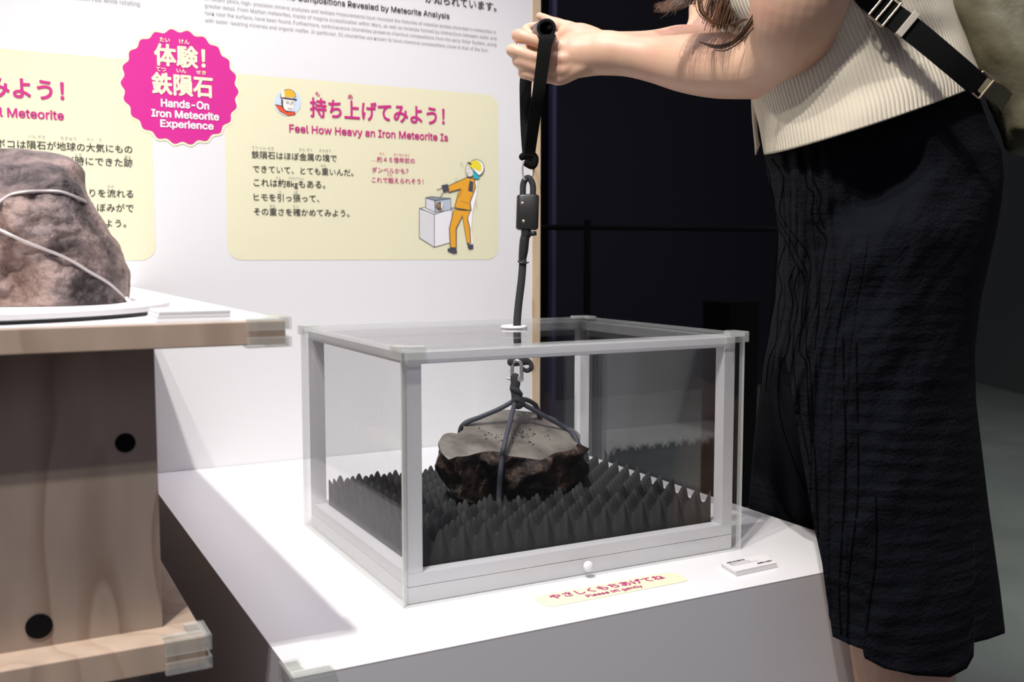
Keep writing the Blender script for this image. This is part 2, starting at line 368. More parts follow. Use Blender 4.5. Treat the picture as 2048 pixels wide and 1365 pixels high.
# drawings on the right panel
PC = {}
def pcol(h):
    if h not in PC: PC[h] = mat('print_'+h, srgb(h), .6)
    return PC[h]
def drawing(name, shapes, origin, scale):
    bm = bmesh.new(); ms = []; off = .0009
    for col, pts in shapes:
        m = pcol(col)
        if m not in ms: ms.append(m)
        off += .00006
        wall_poly(bm, [wp(origin[0]+x/scale, origin[1]+y/scale) for x, y in pts], off, ms.index(m))
    return bmlink(name, bm, ms, pr)
def ell(cx, cy, rx, ry, a0=0, a1=360, n=24): return [(cx+rx*math.cos(math.radians(a0+(a1-a0)*i/n)), cy+ry*math.sin(math.radians(a0+(a1-a0)*i/n))) for i in range(n + (0 if a1-a0 == 360 else 1))]
def line(x0, y0, x1, y1, w=4):
    dx, dy = x1-x0, y1-y0; l = math.hypot(dx, dy); nx, ny = -dy/l*w/2, dx/l*w/2
    return [(x0+nx, y0+ny), (x1+nx, y1+ny), (x1-nx, y1-ny), (x0-nx, y0-ny)]
K = '3a3a40'
drawing('worker_portrait', [
    ('cfe0f0', ell(598, 700, 92, 92)), (K, [(508, 712), (560, 722), (590, 760), (648, 762), (650, 785), (600, 793), (545, 765)]),
    ('e8542a', [(510, 716), (556, 728), (588, 768), (646, 766), (644, 782), (600, 791), (548, 762)]),
    (K, ell(600, 700, 47, 62)), ('f3efe6', ell(603, 703, 42, 56)), (K, [(553, 672), (566, 676), (566, 720), (572, 742), (562, 736), (553, 705)]),
    (K, ell(600, 665, 55, 56, 180, 360)), ('f0b62e', ell(600, 664, 51, 52, 180, 360)), ('f7efd8', ell(565, 650, 12, 34)), (K, [(548, 664), (658, 676), (660, 688), (550, 674)]),
    (K, line(585, 695, 606, 697, 3)), (K, line(620, 698, 638, 699, 3)), (K, line(585, 706, 606, 708, 2.5)), (K, line(620, 709, 638, 710, 2.5)), (K, line(614, 700, 618, 722, 2.5)), (K, line(596, 742, 624, 744, 3)),
    ('f3efe6', ell(598, 750, 3, 3))], (400, 0), 3.413)
drawing('lifting_worker', [
    (K, [(1357, 502), (1462, 535), (1582, 505), (1582, 735), (1460, 770), (1357, 705)]), ('dcdcde', [(1361, 507), (1460, 540), (1460, 765), (1361, 702)]), ('ececee', [(1464, 540), (1580, 510), (1580, 732), (1464, 764)]),
    (K, [(1360, 500), (1440, 485), (1600, 498), (1462, 546)]), ('f0f0f0', [(1370, 502), (1440, 489), (1588, 500), (1462, 540)]),
    (K, [(1400, 428), (1440, 420), (1574, 432), (1576, 515), (1466, 532), (1400, 502)]), ('d8dae2', [(1404, 434), (1462, 452), (1464, 526), (1404, 499)]), ('b8c4d2', [(1468, 454), (1572, 438), (1572, 512), (1468, 526)]),
    ('8a94a0', [(1410, 430), (1440, 424), (1566, 434), (1464, 448)]), ('6a5240', ell(1496, 488, 26, 30)), ('9a7c60', ell(1488, 482, 12, 16)), ('f2f2f2', ell(1512, 482, 6, 24)),
    (K, line(1496, 430, 1520, 392, 7)), ('f2f2f2', line(1497, 428, 1519, 394, 3)),
    ('ffffff', [(1720, 300), (1755, 320), (1750, 400), (1722, 520), (1712, 640), (1726, 752), (1700, 748), (1680, 560), (1700, 400)]),
    (K, [(1560, 640), (1590, 512), (1708, 520), (1690, 570), (1706, 640), (1712, 742), (1682, 745), (1650, 560), (1612, 640), (1612, 775), (1566, 770)]),
    ('eda930', [(1566, 640), (1594, 514), (1703, 522), (1684, 572), (1700, 640), (1706, 738), (1684, 738), (1652, 548), (1606, 640), (1607, 770), (1572, 766)]),
    (K, [(1552, 776), (1608, 768), (1616, 806), (1590, 811), (1550, 794)]), (K, [(1686, 748), (1724, 746), (1726, 776), (1700, 782), (1688, 770)]),
    ('4a4a58', [(1556, 779), (1606, 773), (1612, 802), (1590, 807), (1554, 791)]), ('4a4a58', [(1690, 752), (1720, 750), (1722, 773), (1701, 778), (1692, 768)]),
    (K, [(1548, 350), (1680, 290), (1735, 300), (1744, 360), (1706, 460), (1714, 520), (1594, 500), (1620, 400), (1640, 372), (1556, 395)]),
    ('eda930', [(1553, 353), (1681, 295), (1730, 304), (1738, 360), (1700, 460), (1706, 514), (1600, 496), (1626, 398), (1644, 366), (1558, 389)]),
    (K, line(1626, 430, 1650, 372, 2.5)), (K, line(1690, 470, 1640, 450, 2)),
    ('4a4a58', [(1700, 312), (1726, 322), (1722, 392), (1690, 384), (1694, 350)]), ('4a4a58', [(1506, 345), (1552, 336), (1562, 382), (1520, 392)]), ('e9e2d4', [(1468, 360), (1506, 342), (1510, 360), (1480, 372)]),
    (K, ell(1702, 240, 32, 50)), ('e9e4da', ell(1702, 240, 29, 46)), ('2fb8c8', [(1718, 228), (1764, 262), (1766, 296), (1738, 302), (1724, 282)]), ('3858a8', line(1724, 226, 1750, 262, 6)),
    (K, ell(1744, 226, 55, 58, 195, 435)), ('fafafa', ell(1744, 226, 51, 54, 200, 430)), ('efe03c', ell(1736, 224, 44, 50, 190, 395)), (K, [(1686, 184), (1712, 196), (1708, 210), (1684, 192)]),
    (K, line(1686, 232, 1694, 238, 2.5)), (K, line(1684, 262, 1694, 264, 2.5)),
    ('a8a890', line(1632, 190, 1640, 215, 3)), ('a8a890', line(1644, 186, 1652, 205, 3)), ('a8a890', line(1590, 305, 1620, 296, 3)), ('a8a890', line(1740, 450, 1744, 495, 3))], (440, 270), 3.413)

# ------------------------------------------------------------ left wooden stand
YF = -.13; BX = -.146; ZB = .294
stand = empty('wooden_stand', (-.45, .06, FZ), 'maple plywood display stand in the left foreground carrying the big meteorite', 'stand')
kb = ony(308, 700, YF+.034); BR = kb.x
lowc = ony(411, 1264, YF); lowz = ony(326, 1255, YF+.034).z; LR = lowc.x
YB = WY-.004
box('top_board', (-.80, YF, ZB-.019), (BX, YB, ZB-.001), M['board'], stand, bevel=.0008)
box('top_sheet', (-.80, YF+.002, ZB-.001), (BX-.001, YB, ZB), M['paper'], stand)
box('front_panel', (-.75, YF+.034, lowz), (BR, YF+.052, ZB-.019), M['ply_shaded'], stand)
box('side_panel', (BR-.018, YF+.052, lowz), (BR, YB-.02, ZB-.019), M['ply_shaded'], stand)
box('lower_board', (-.80, YF, lowz-.022), (LR, YB, lowz), M['board'], stand, bevel=.0008)
box('pedestal', (-.78, YF+.034, FZ), (LR-.045, YB, lowz-.022), M['ply_shaded'], stand)
for px, py, r in ((250.5, 886, 18), (78, 1253, 23)):
    c = ony(px, py, YF+.034); rr = r*.80/2000
    bm = bmesh.new(); tube(bm, [(c+Vector((0, .0005, 0)), rr), (c+Vector((0, -.0014, 0)), rr)], seg=28, up=Vector((1, 0, 0)))
    bmlink('bolt_cap', bm, M['matte'], stand, bevel=.0006)
bm = bmesh.new(); guard_mesh(bm, (BX, YF, ZB), -1, 1, L=.030, h=.008, both=.019); bmlink('corner_guard', bm, M['guard'], stand, bevel=.0009)
bm = bmesh.new(); guard_mesh(bm, (LR, YF, lowz), -1, 1, L=.030, h=.010, both=.022); bmlink('corner_guard', bm, M['guard'], stand, bevel=.0009)

# turntable plate and paper pad on the stand
tp = empty('turntable', (-.38, .04, ZB), 'thin white turntable plate under the big meteorite on the wooden stand', 'turntable')
bm = bmesh.new(); cyl(bm, (-.375, .055, ZB+.0005), (-.375, .055, ZB+.0035), .165, 96); bmlink('base_ring', bm, M['black'], tp)
bm = bmesh.new(); cyl(bm, (-.375, .055, ZB+.0035), (-.375, .055, ZB+.0085), .172, 96); bmlink('plate', bm, M['white'], tp, smooth=False, bevel=.001)
pp = empty('paper_pad', ony(380, 630, YF+.03), 'thin white paper pad on the wooden stand right of the big meteorite', 'paper')
pa = [ony(318, 634, YF+.006), ony(462, 630, YF+.006)]
for i in range(3):
    box('sheet', (pa[0].x+.001*i-.002, YF+.006, ZB+.0002+.0026*i), (pa[1].x, YF+.055, ZB+.0026*(i+1)), M['paper'], pp, bevel=.0004)

# big meteorite
def rock_mat(name, cols, rough, metal, scale, bump):
    m = mat(name, (.1, .1, .1), rough, metal); n = m.node_tree; b = n.nodes['Principled BSDF']
    tc = n.nodes.new('ShaderNodeTexCoord'); nz = n.nodes.new('ShaderNodeTexNoise'); nz.inputs['Scale'].default_value = scale; nz.inputs['Detail'].default_value = 9; nz.inputs['Roughness'].default_value = .62
    n.links.new(tc.outputs['Object'], nz.inputs['Vector']); rp = n.nodes.new('ShaderNodeValToRGB'); n.links.new(nz.outputs[0], rp.inputs[0])
    e = rp.color_ramp.elements; e[0].position = cols[0][0]; e[0].color = (*srgb(cols[0][1]), 1); e[1].position = cols[-1][0]; e[1].color = (*srgb(cols[-1][1]), 1)
    for p, c in cols[1:-1]: rp.color_ramp.elements.new(p).color = (*srgb(c), 1)
    n.links.new(rp.outputs[0], b.inputs['Base Color'])
    n2 = n.nodes.new('ShaderNodeTexNoise'); n2.inputs['Scale'].default_value = bump[0]; n2.inputs['Detail'].default_value = 8; n2.inputs['Roughness'].default_value = .6
    n.links.new(tc.outputs['Object'], n2.inputs['Vector']); bp = n.nodes.new('ShaderNodeBump'); bp.inputs['Strength'].default_value = bump[1]; bp.inputs['Distance'].default_value = bump[2]
    n.links.new(n2.outputs[0], bp.inputs['Height']); n.links.new(bp.outputs[0], b.inputs['Normal'])
    mr = n.nodes.new('ShaderNodeMapRange'); mr.inputs[3].default_value = rough-.12; mr.inputs[4].default_value = rough+.2; n.links.new(n2.outputs[0], mr.inputs[0]); n.links.new(mr.outputs[0], b.inputs['Roughness'])
    return m
M['rock'] = rock_mat('weathered_brown_iron', [(.30, '1c181a'), (.42, '4c4241'), (.50, '857470'), (.57, 'a89087'), (.63, '80655a'), (.75, 'd0bab0')], .36, .2, 13, (42, 1.0, .010))
M['rockdark'] = rock_mat('dark_fusion_crust', [(.3, '0f0c0b'), (.46, '2c241f'), (.58, '5c473a'), (.70, '9c8c82')], .24, .5, 30, (70, 1.0, .006))
def face_mat():
    m = mat('cut_iron_face', srgb('938d83'), .45, .3, mottle=(30, srgb('625d56'), .38, .66), bump=(60, .5, .002)); return m
M['cutface'] = face_mat()
def smoothnoise(p, s, oct=3): return noise.fractal(Vector(p)*s, 1.0, 2.0, oct)
def dimple(p, s):
    d, _ = noise.voronoi(Vector(p)*s); return min(d[0], .9)
rows = [(297, -40, 40), (300, -85, 62), (310, -130, 115), (322, -160, 143), (340, -185, 163), (370, -215, 173), (400, -240, 184), (430, -255, 200), (460, -265, 217), (490, -275, 237), (520, -283, 247), (550, -288, 259), (580, -290, 261), (605, -288, 262), (621, -280, 252)]
rr = catmull(rows, 8); rings = []
n = 220
for y, L, R in rr:
    D = .875; b = .105*min(1, ((y-290)/120))**.6
    ring = []
    for p in ringpx((L, y), (R, y), D, b, n, .9):
        cvec = P((L+R)/2, y, D); out = p-cvec; ln = out.length+1e-6; out = out/ln
        k = min(1, (y-296)/25)*(1 if y < 600 else max(.2, (621-y)/21))
        side = abs(out.dot(RGT)); amp = 1-.75*max(0, (side-.8)/.2)
        h = smoothnoise(p, 11, 5)*.016+dimple(p, 24)*.018-.009+smoothnoise(p, 70, 4)*.004
        z = max(p.z, ZB+.0088) if y > 618 else p.z
        q2 = p+out*h*k*amp; q2.z = max(q2.z+smoothnoise(p, 30, 2)*.003*k, ZB+.009); ring.append(q2)
    rings.append(ring)
bm = bmesh.new(); loft(bm, rings)
big = bmlink('meteorite', bm, M['rock'], smooth=True)
tag(big, 'big weathered brown iron meteorite held by a thin cable on the wooden stand', 'meteorite')
big_bvh = BVHTree.FromObject(big, bpy.context.evaluated_depsgraph_get())
def on_rock(bvh, px, py, off):
    r = ray(px, py).normalized(); h = bvh.ray_cast(CAM, r)
    return (h[0]-r*off) if h[0] else None
M['cable'] = mat('pale_steel_cable', (.62, .56, .54), .35, .2)
cab = empty('steel_cable', P(258, 612, .84), 'thin pale cable looped over the big meteorite and clamped at its right foot', 'cable')
for pts in ([(-40, 444), (-10, 456), (20, 470), (60, 488), (100, 503), (140, 521), (180, 545), (215, 565), (238, 585), (252, 600)], [(-30, 425), (-5, 408), (20, 391), (55, 384), (90, 383), (120, 384), (148, 393), (172, 404)]):
    vs = [on_rock(big_bvh, x, y, .0022) for x, y in pts]; vs = [v for v in vs if v]
    bm = bmesh.new(); tube(bm, [(v, .0013) for v in vs], seg=8, k=5); bmlink('cable_strand', bm, M['cable'], cab, smooth=True)
cl = P(262, 600, .845)
bm = bmesh.new(); tube(bm, [(P(252, 597, .85), .0016), (P(260, 606, .845), .002), (P(263, 619, .842), .003)], seg=10); tube(bm, [(P(254, 621, .842), .0028), (P(268, 621, .842), .0028)], seg=12)
bmlink('cable_clamp', bm, M['white'], cab, smooth=True)

# ------------------------------------------------------------ clear display case
CW, CD, CH = .42, .3432, .254
case = empty('display_case', (CW/2, CD/2, 0), 'clear acrylic box with white frame standing on the white counter around the roped meteorite', 'case')
T = .004; g = .0075; pw = .0155    # pane thickness, gap, post width
box('base_board', (g, g, .0005), (CW-g, CD-g, .0172), M['white'], case, bevel=.0006)
for nm, a, b in (('bottom_rail', (g, g, .0177), (CW-g, g+pw, .0310)), ('bottom_rail', (g, CD-g-pw, .0177), (CW-g, CD-g, .0310)),
                 ('bottom_rail', (g, g+pw, .0177), (g+pw, CD-g-pw, .0310)), ('bottom_rail', (CW-g-pw, g+pw, .0177), (CW-g, CD-g-pw, .0310)),
                 ('top_rail', (g+pw, g, CH-T-.0125), (CW-g-pw, g+pw, CH-T-.0005)), ('top_rail', (g+pw, CD-g-pw, CH-T-.0125), (CW-g-pw, CD-g, CH-T-.0005)),
                 ('top_rail', (g, g+pw, CH-T-.0125), (g+pw, CD-g-pw, CH-T-.0005)), ('top_rail', (CW-g-pw, g+pw, CH-T-.0125), (CW-g, CD-g-pw, CH-T-.0005)),
                 ('post', (g, g, .031), (g+pw, g+pw, CH-T-.0005)), ('post', (CW-g-pw, g, .031), (CW-g, g+pw, CH-T-.0005)),
                 ('post', (g, CD-g-pw, .031), (g+pw, CD-g, CH-T-.0005)), ('post', (CW-g-pw, CD-g-pw, .031), (CW-g, CD-g, CH-T-.0005))):
    box(nm, a, b, M['white'], case, bevel=.0006)
box('tray_floor', (g+pw, g+pw, .0177), (CW-g-pw, CD-g-pw, .0195), M['white'], case)
def pane(name, a, b, thin):
    """acrylic sheet: big faces clear, cut edges milky"""
    bm = bmesh.new(); bxb(bm, a, b); bm.normal_update()
    bmesh.ops.recalc_face_normals(bm, faces=bm.faces)
    for f in bm.faces: f.material_index = 0 if abs(f.normal[thin]) > .9 else 1
    return bmlink(name, bm, [M['acrylic'], M['edge']], case)
e = .0002
pane('acrylic_pane', (0, 0, .0006), (CW, T, CH-T-e), 1); pane('acrylic_pane', (0, CD-T, .0006), (CW, CD, CH-T-e), 1)
pane('acrylic_pane', (0, T+e, .0006), (T, CD-T-e, CH-T-e), 0); pane('acrylic_pane', (CW-T, T+e, .0006), (CW, CD-T-e, CH-T-e), 0)
hc = onz(1028, 657, CH); HR = .011
def holed(x0, y0, x1, y1, z0, z1, c, r):
    angs = sorted([2*PI*i/48 for i in range(48)]+[math.atan2(y-c.y, x-c.x) % (2*PI) for x in (x0, x1) for y in (y0, y1)])
    bm = bmesh.new(); rows = {}
    for key, z in (('b', z0), ('t', z1)):
        inn, out = [], []
        for a in angs:
            dx, dy = math.cos(a), math.sin(a)
            tt = min([(x1-c.x)/dx if dx > 1e-9 else 9, (x0-c.x)/dx if dx < -1e-9 else 9, (y1-c.y)/dy if dy > 1e-9 else 9, (y0-c.y)/dy if dy < -1e-9 else 9])
            inn.append(bm.verts.new((c.x+dx*r, c.y+dy*r, z))); out.append(bm.verts.new((c.x+dx*tt, c.y+dy*tt, z)))
        rows[key] = (inn, out)
    N = len(angs)
    for i in range(N):
        j = (i+1) % N; (ib, ob), (it, ot) = rows['b'], rows['t']
        for f, mi in (((ib[i], ib[j], ob[j], ob[i]), 0), ((it[i], ot[i], ot[j], it[j]), 0), ((ib[i], it[i], it[j], ib[j]), 1), ((ob[i], ob[j], ot[j], ot[i]), 1)):
            bm.faces.new(f).material_index = mi
    return bm
bmlink('acrylic_pane', holed(0, 0, CW, CD, CH-T, CH, hc, HR), [M['acrylic'], M['edge']], case)
for (cx, cy, sx, sy) in ((0, 0, 1, 1), (CW, 0, -1, 1), (0, CD, 1, -1), (CW, CD, -1, -1)):
    bm = bmesh.new(); guard_mesh(bm, (cx, cy, CH), sx, sy, L=.024, h=.0105, w=.010, t=.0018); bmlink('corner_guard', bm, M['guard'], case, bevel=.0009)
# hole ring
def lathe(bm, c, prof, seg=48, axis='z'):
    rings = [[Vector((c.x+r*math.cos(2*PI*i/seg), c.y+r*math.sin(2*PI*i/seg), c.z+z)) for i in range(seg)] for r, z in prof]
    loft(bm, rings+[rings[0]], cap=False)
bm = bmesh.new(); lathe(bm, Vector((hc.x, hc.y, CH)), [(.0092, -.006), (.0104, -.006), (.0104, .0003), (.0158, .0003), (.0165, .0012), (.0160, .0028), (.0140, .0038), (.0100, .0036), (.0092, .002)])
bmlink('hole_ring', bm, M['white'], case, smooth=True)
kn = ony(1176, 1133, -.004)
bm = bmesh.new(); tube(bm, [(Vector((kn.x, -.0095, kn.z)), .0006), (Vector((kn.x, -.0090, kn.z)), .0028), (Vector((kn.x, -.0070, kn.z)), .0050), (Vector((kn.x, -.0035, kn.z)), .0056), (Vector((kn.x, -.0012, kn.z)), .0036), (Vector((kn.x, -.0002, kn.z)), .0034)], seg=24, k=3)
bmlink('knob', bm, M['white'], case, smooth=True)

# ------------------------------------------------------------ foam pad
FX0, FX1, FY0, FY1 = g+pw+.002, CW-g-pw-.002, g+pw+.002, CD-g-pw-.003; F0 = .0197
SP = (FX1-FX0)/15
def foam_h(x, y):
    u = (x-FX0)/SP*PI*2; v = (y-FY0)/SP*PI*2
    c = math.cos((x-FX0)/SP*2*PI)*math.cos((y-FY0)/SP*2*PI)
    c = (c+1)/2; c = c**1.0
    return .0180+.0300*c+.0012*smoothnoise((x, y, 0), 30, 2)
bm = bmesh.new(); nx = 15*14; ny = int((FY1-FY0)/SP*14)
SPX = SP/1.0
grid = []
for j in range(ny+1):
    row = []
    for i in range(nx+1):
        x = FX0+(FX1-FX0)*i/nx; y = FY0+(FY1-FY0)*j/ny
        wob = .0012*smoothnoise((x, y, 3), 25, 2) if (i in (0, nx) or j in (0, ny)) else 0
        h = foam_h(x, y)
        row.append(bm.verts.new((x, y, F0+h)))
    grid.append(row)
for j in range(ny):
    for i in range(nx): bm.faces.new((grid[j][i], grid[j][i+1], grid[j+1][i+1], grid[j+1][i]))
bmesh.ops.recalc_face_normals(bm, faces=bm.faces)
per = grid[0]+[r[-1] for r in grid[1:]]+grid[-1][-2::-1]+[r[0] for r in grid[-2:0:-1]]
mid = [bm.verts.new((v.co.x, v.co.y, F0+.008)) for v in per]; bot = [bm.verts.new((v.co.x, v.co.y, F0)) for v in per]
for a, b in ((per, mid), (mid, bot)):
    for i in range(len(per)): j = (i+1) % len(per); bm.faces.new((a[i], a[j], b[j], b[i]))
bm.faces.new(bot)
foam = bmlink('foam_pad', bm, M['foam'], smooth=True)
tag(foam, 'charcoal egg-crate foam pad lying on the floor of the clear case', 'foam pad')

# ------------------------------------------------------------ roped meteorite
outline = [(877, 884), (887, 870), (902, 866), (912, 868), (926, 860), (928, 850), (945, 846), (968, 834), (1000, 822), (1020, 820), (1048, 823), (1078, 826), (1108, 836), (1126, 851), (1146, 858), (1158, 868), (1160, 876), (1152, 892), (1136, 902), (1112, 906), (1096, 914), (1082, 920), (1062, 918), (1040, 915), (1016, 912), (1000, 905), (985, 903), (970, 904), (952, 908), (930, 913), (912, 914), (898, 919), (884, 906), (880, 896)]
PN = Vector((.05, -.42, 1)).normalized(); P0 = Vector((.198, .155, .126))
def onplane(px, py): r = ray(px, py); return CAM+r*((P0-CAM).dot(PN)/r.dot(PN))
tv = [onplane(*q) for q in outline]; tv = [Vector(v) for v in catmull([tuple(v) for v in tv+tv[:1]], 6)[:-1]]
cc = sum(tv, Vector())/len(tv); nv = len(tv)
ZBOT = .047
sideprof = [(0, 1.0), (.03, 1.012), (.10, 1.02), (.2, 1.0), (.3, .985), (.42, .99), (.55, 1.0), (.68, .97), (.8, .89), (.9, .76), (.97, .55), (1.0, .3)]
sideprof = catmull(sideprof, 3)
bm = bmesh.new(); rings = []
for s in (.02, .15, .3, .45, .6, .72, .84, .93, .985):
    rings.append([cc+(v-cc)*s+PN*(.0006*smoothnoise(cc+(v-cc)*s, 60, 3)) for v in tv])
nt = len(rings)
for t, s in sideprof:
    ring = []
    for v in tv:
        base = cc+(v-cc)*s; zb = ZBOT+.004*smoothnoise((v.x, v.y, 0), 14, 2)+.018*max(0, (cc.x-v.x)/.09-.45)
        p = Vector((base.x+.004*t, base.y, v.z+(zb-v.z)*t)); out = Vector((v.x-cc.x, v.y-cc.y, 0)).normalized()
        h = (smoothnoise(p, 20, 4)*.018+(.45-dimple(p, 30))*-.021)*min(1, t*8)*(1 if t < .9 else .5)
        ring.append(p+out*h+Vector((0, 0, .003*smoothnoise(p, 40, 2)*min(1, t*8))))
    rings.append(ring)
R_ = loft(bm, rings)
bm.faces.ensure_lookup_table()
for k, f in enumerate(bm.faces):
    f.material_index = 0 if k < nv*nt-nv//3*0 - 0 and k < nv*(nt) else 1
bm.faces[-2].material_index = 0
met = bmlink('meteorite', bm, [M['cutface'], M['rockdark']], smooth=True)
tag(met, 'dark iron meteorite with a flat sawn grey face, roped inside the clear case', 'meteorite')
met_bvh = BVHTree.FromObject(met, bpy.context.evaluated_depsgraph_get())
# small pits on the cut face
bm = bmesh.new()
for i in range(46):
    px = random.gauss(1035, 34); py = random.gauss(872, 14)
    if not (930 < px < 1120 and 840 < py < 900): continue
    c = onplane(px, py)+PN*.0006; a = random.uniform(0, 6.28); L = random.uniform(.0006, .0022); wv = random.uniform(.0003, .0007)
    ux = PN.orthogonal().normalized(); uy = PN.cross(ux); d = ux*math.cos(a)+uy*math.sin(a); e_ = PN.cross(d)
    pts = [c+d*L*math.cos(t)+e_*wv*math.sin(t)*random.uniform(.6, 1.3) for t in [k*PI/3 for k in range(6)]]
    loft(bm, [pts, [p+PN*.0004 for p in pts]])
bmlink('surface_pits', bm, M['matte'], met)['kind'] = 'stuff'

# ------------------------------------------------------------ lifting strap with sling
lift = empty('lifting_strap', P(1035, 700, 1.18), 'black lifting strap with tube handle, rope and sling, running from the hands into the case', 'strap')
M['web'] = mat('black_webbing', (.004, .0045, .004), .9, spec=.15, bump=(900, .6, .0006))
M['rope'] = mat('black_braided_rope', (.022, .024, .024), .7, bump=(1400, .8, .0012), mottle=(1500, (.06, .06, .06), .55, .7))
M['rope2'] = mat('dark_blue_grey_cord', (.045, .05, .065), .55, bump=(1500, .5, .0008))
M['clampm'] = mat('satin_black_plastic', (.02, .02, .02), .38)
DR = (hc-CAM).dot(FWD)
def rp(px, py, dd=0): return P(px, py, DR+dd)
KN = rp(1031, 800)
# handle tube
ta = rp(1093, 57, -.055); tb = rp(1079, 64, .040)
ax = (tb-ta).normalized(); u = ax.orthogonal().normalized(); v = ax.cross(u)
bm = bmesh.new(); prof = [(.0108, 0), (.0114, .0008), (.0114, .105), (.0108, .106), (.0076, .106), (.0076, .001), (.0082, 0)]
rings = [[ta+ax*z+(u*math.cos(2*PI*i/40)+v*math.sin(2*PI*i/40))*r for i in range(40)] for r, z in prof]
loft(bm, rings+[rings[0]], cap=False); bmlink('handle_tube', bm, M['black'], lift, smooth=False, bevel=0)
def ribbon(bm, pts, w0, w1, th, wdir):
    c = catmull([tuple(p) for p in pts], 6); n = len(c); rings = []
    for i, q in enumerate(c):
        p = Vector(q); t = (Vector(c[min(i+1, n-1)])-Vector(c[max(i-1, 0)])).normalized()
        wd_ = wdir-t*wdir.dot(t); wd_.normalize(); nn_ = t.cross(wd_); w_ = (w0+(w1-w0)*i/(n-1))/2
        rings.append([p+wd_*w_*a+nn_*th/2*b for a, b in ((-1, -1), (-.4, -1.3), (.4, -1.3), (1, -1), (1, 1), (.4, 1.3), (-.4, 1.3), (-1, 1))])
    loft(bm, rings)
WR = .0175
bm = bmesh.new()
ribbon(bm, [rp(1097, 72, -.035), rp(1096, 71, -.052), rp(1094, 76, -.0585), rp(1090, 90, -.0600), rp(1086, 120, -.0590), rp(1078, 180, -.052), rp(1070, 230, -.035), rp(1063, 280, -.015), rp(1060, 305, -.005), rp(1058, 325, 0)], WR, .0125, .0018, RGT)
bmlink('webbing', bm, M['web'], lift, smooth=False)
bm = bmesh.new()
ribbon(bm, [rp(1078, 72, .036), rp(1070, 84, .046), rp(1060, 120, .047), rp(1052, 160, .040), rp(1051, 200, .034), rp(1052, 250, .022), rp(1054, 290, .010), rp(1057, 322, .003)], WR, .0125, .0018, RGT)
bmlink('webbing', bm, M['web'], lift, smooth=False)
bm = bmesh.new(); tube(bm, [(rp(1045, 314), .0045), (rp(1057, 309), .0055), (rp(1070, 316), .0045), (rp(1066, 332), .0045), (rp(1052, 326), .0045)], seg=12, k=4, round_ends=True)
bmlink('webbing_knot', bm, M['web'], lift, smooth=True)
bm = bmesh.new(); loop = [(1048, 322), (1045, 335), (1046, 352), (1050, 360), (1057, 358), (1062, 354), (1066, 348), (1067, 335), (1063, 325)]
tube(bm, [(rp(x, y, -.004 if x < 1055 else .002), .00125) for x, y in loop], seg=10, k=5, round_ends=True); bmlink('metal_link', bm, M['steel'], lift, smooth=True)
bm = bmesh.new(); tube(bm, [(rp(1046, 398), .0038), (rp(1046, 372), .0038), (rp(1050, 360), .0038), (rp(1056, 356, .001), .0038), (rp(1062, 361), .0038), (rp(1066, 374), .0038), (rp(1065, 398), .0038)], seg=14, k=5)
bmlink('rope_loop', bm, M['rope'], lift, smooth=True)
# clamp body
ca = rp(1055, 425); bx_ = RGT; bz_ = (rp(1055, 391)-rp(1053, 459)).normalized(); by_ = bx_.cross(bz_)*-1
bm = bmesh.new(); hh = 35*DR/FPX; hw = 22.5*DR/FPX; hd = .0085; rings = []
for z, s in ((-1, .80), (-.96, .92), (-.88, 1), (.88, 1), (.96, .92), (1, .80)):
    ring = []
    for i in range(40):
        a = 2*PI*i/40; c_, s_ = math.cos(a), math.sin(a)
        ring.append(ca+bz_*z*hh+bx_*math.copysign(abs(c_)**.5, c_)*hw*s+by_*math.copysign(abs(s_)**.5, s_)*hd*s)
    rings.append(ring)
loft(bm, rings); clamp = bmlink('rope_clamp', bm, M['clampm'], lift, smooth=True)
for px, py in ((1045, 407), (1047, 443)):
    p = rp(px, py, -hd-.0003); bm = bmesh.new(); tube(bm, [(p+FWD*.0012, .0021), (p, .0021), (p-FWD*.0003, .0015), (p-FWD*.0002, .0008), (p+FWD*.0006, .0006)], seg=16, k=1); bmlink('rivet', bm, M['brass'], clamp, smooth=True)
# taped sleeve, tag ends
bm = bmesh.new(); tube(bm, [(rp(1052, 456), .0062), (rp(1052, 468), .0062), (rp(1051, 474), .0058)], seg=16, k=3); tube(bm, [(rp(1052, 466), .0052), (rp(1049, 480), .0058), (rp(1047, 500), .0058), (rp(1045, 516), .0050), (rp(1044, 526), .0040)], seg=16, k=4)
tube(bm, [(rp(1060, 468, -.003), .0030), (rp(1073, 467, -.003), .0026)], seg=10); tube(bm, [(rp(1036, 523, -.004), .0012), (rp(1046, 527, -.006), .0014), (rp(1058, 525, -.003), .0006)], seg=8, k=3)
bmlink('taped_sleeve', bm, M['clampm'], lift, smooth=True)
bm = bmesh.new(); tube(bm, [(rp(1046, 520), .0046), (rp(1043, 560), .0047), (rp(1037, 610), .0047), (rp(1034, 650), .0047), (rp(1035, 690), .0045), (rp(1036, 728), .0045)], seg=16, k=5)
bmlink('rope', bm, M['rope'], lift, smooth=True)
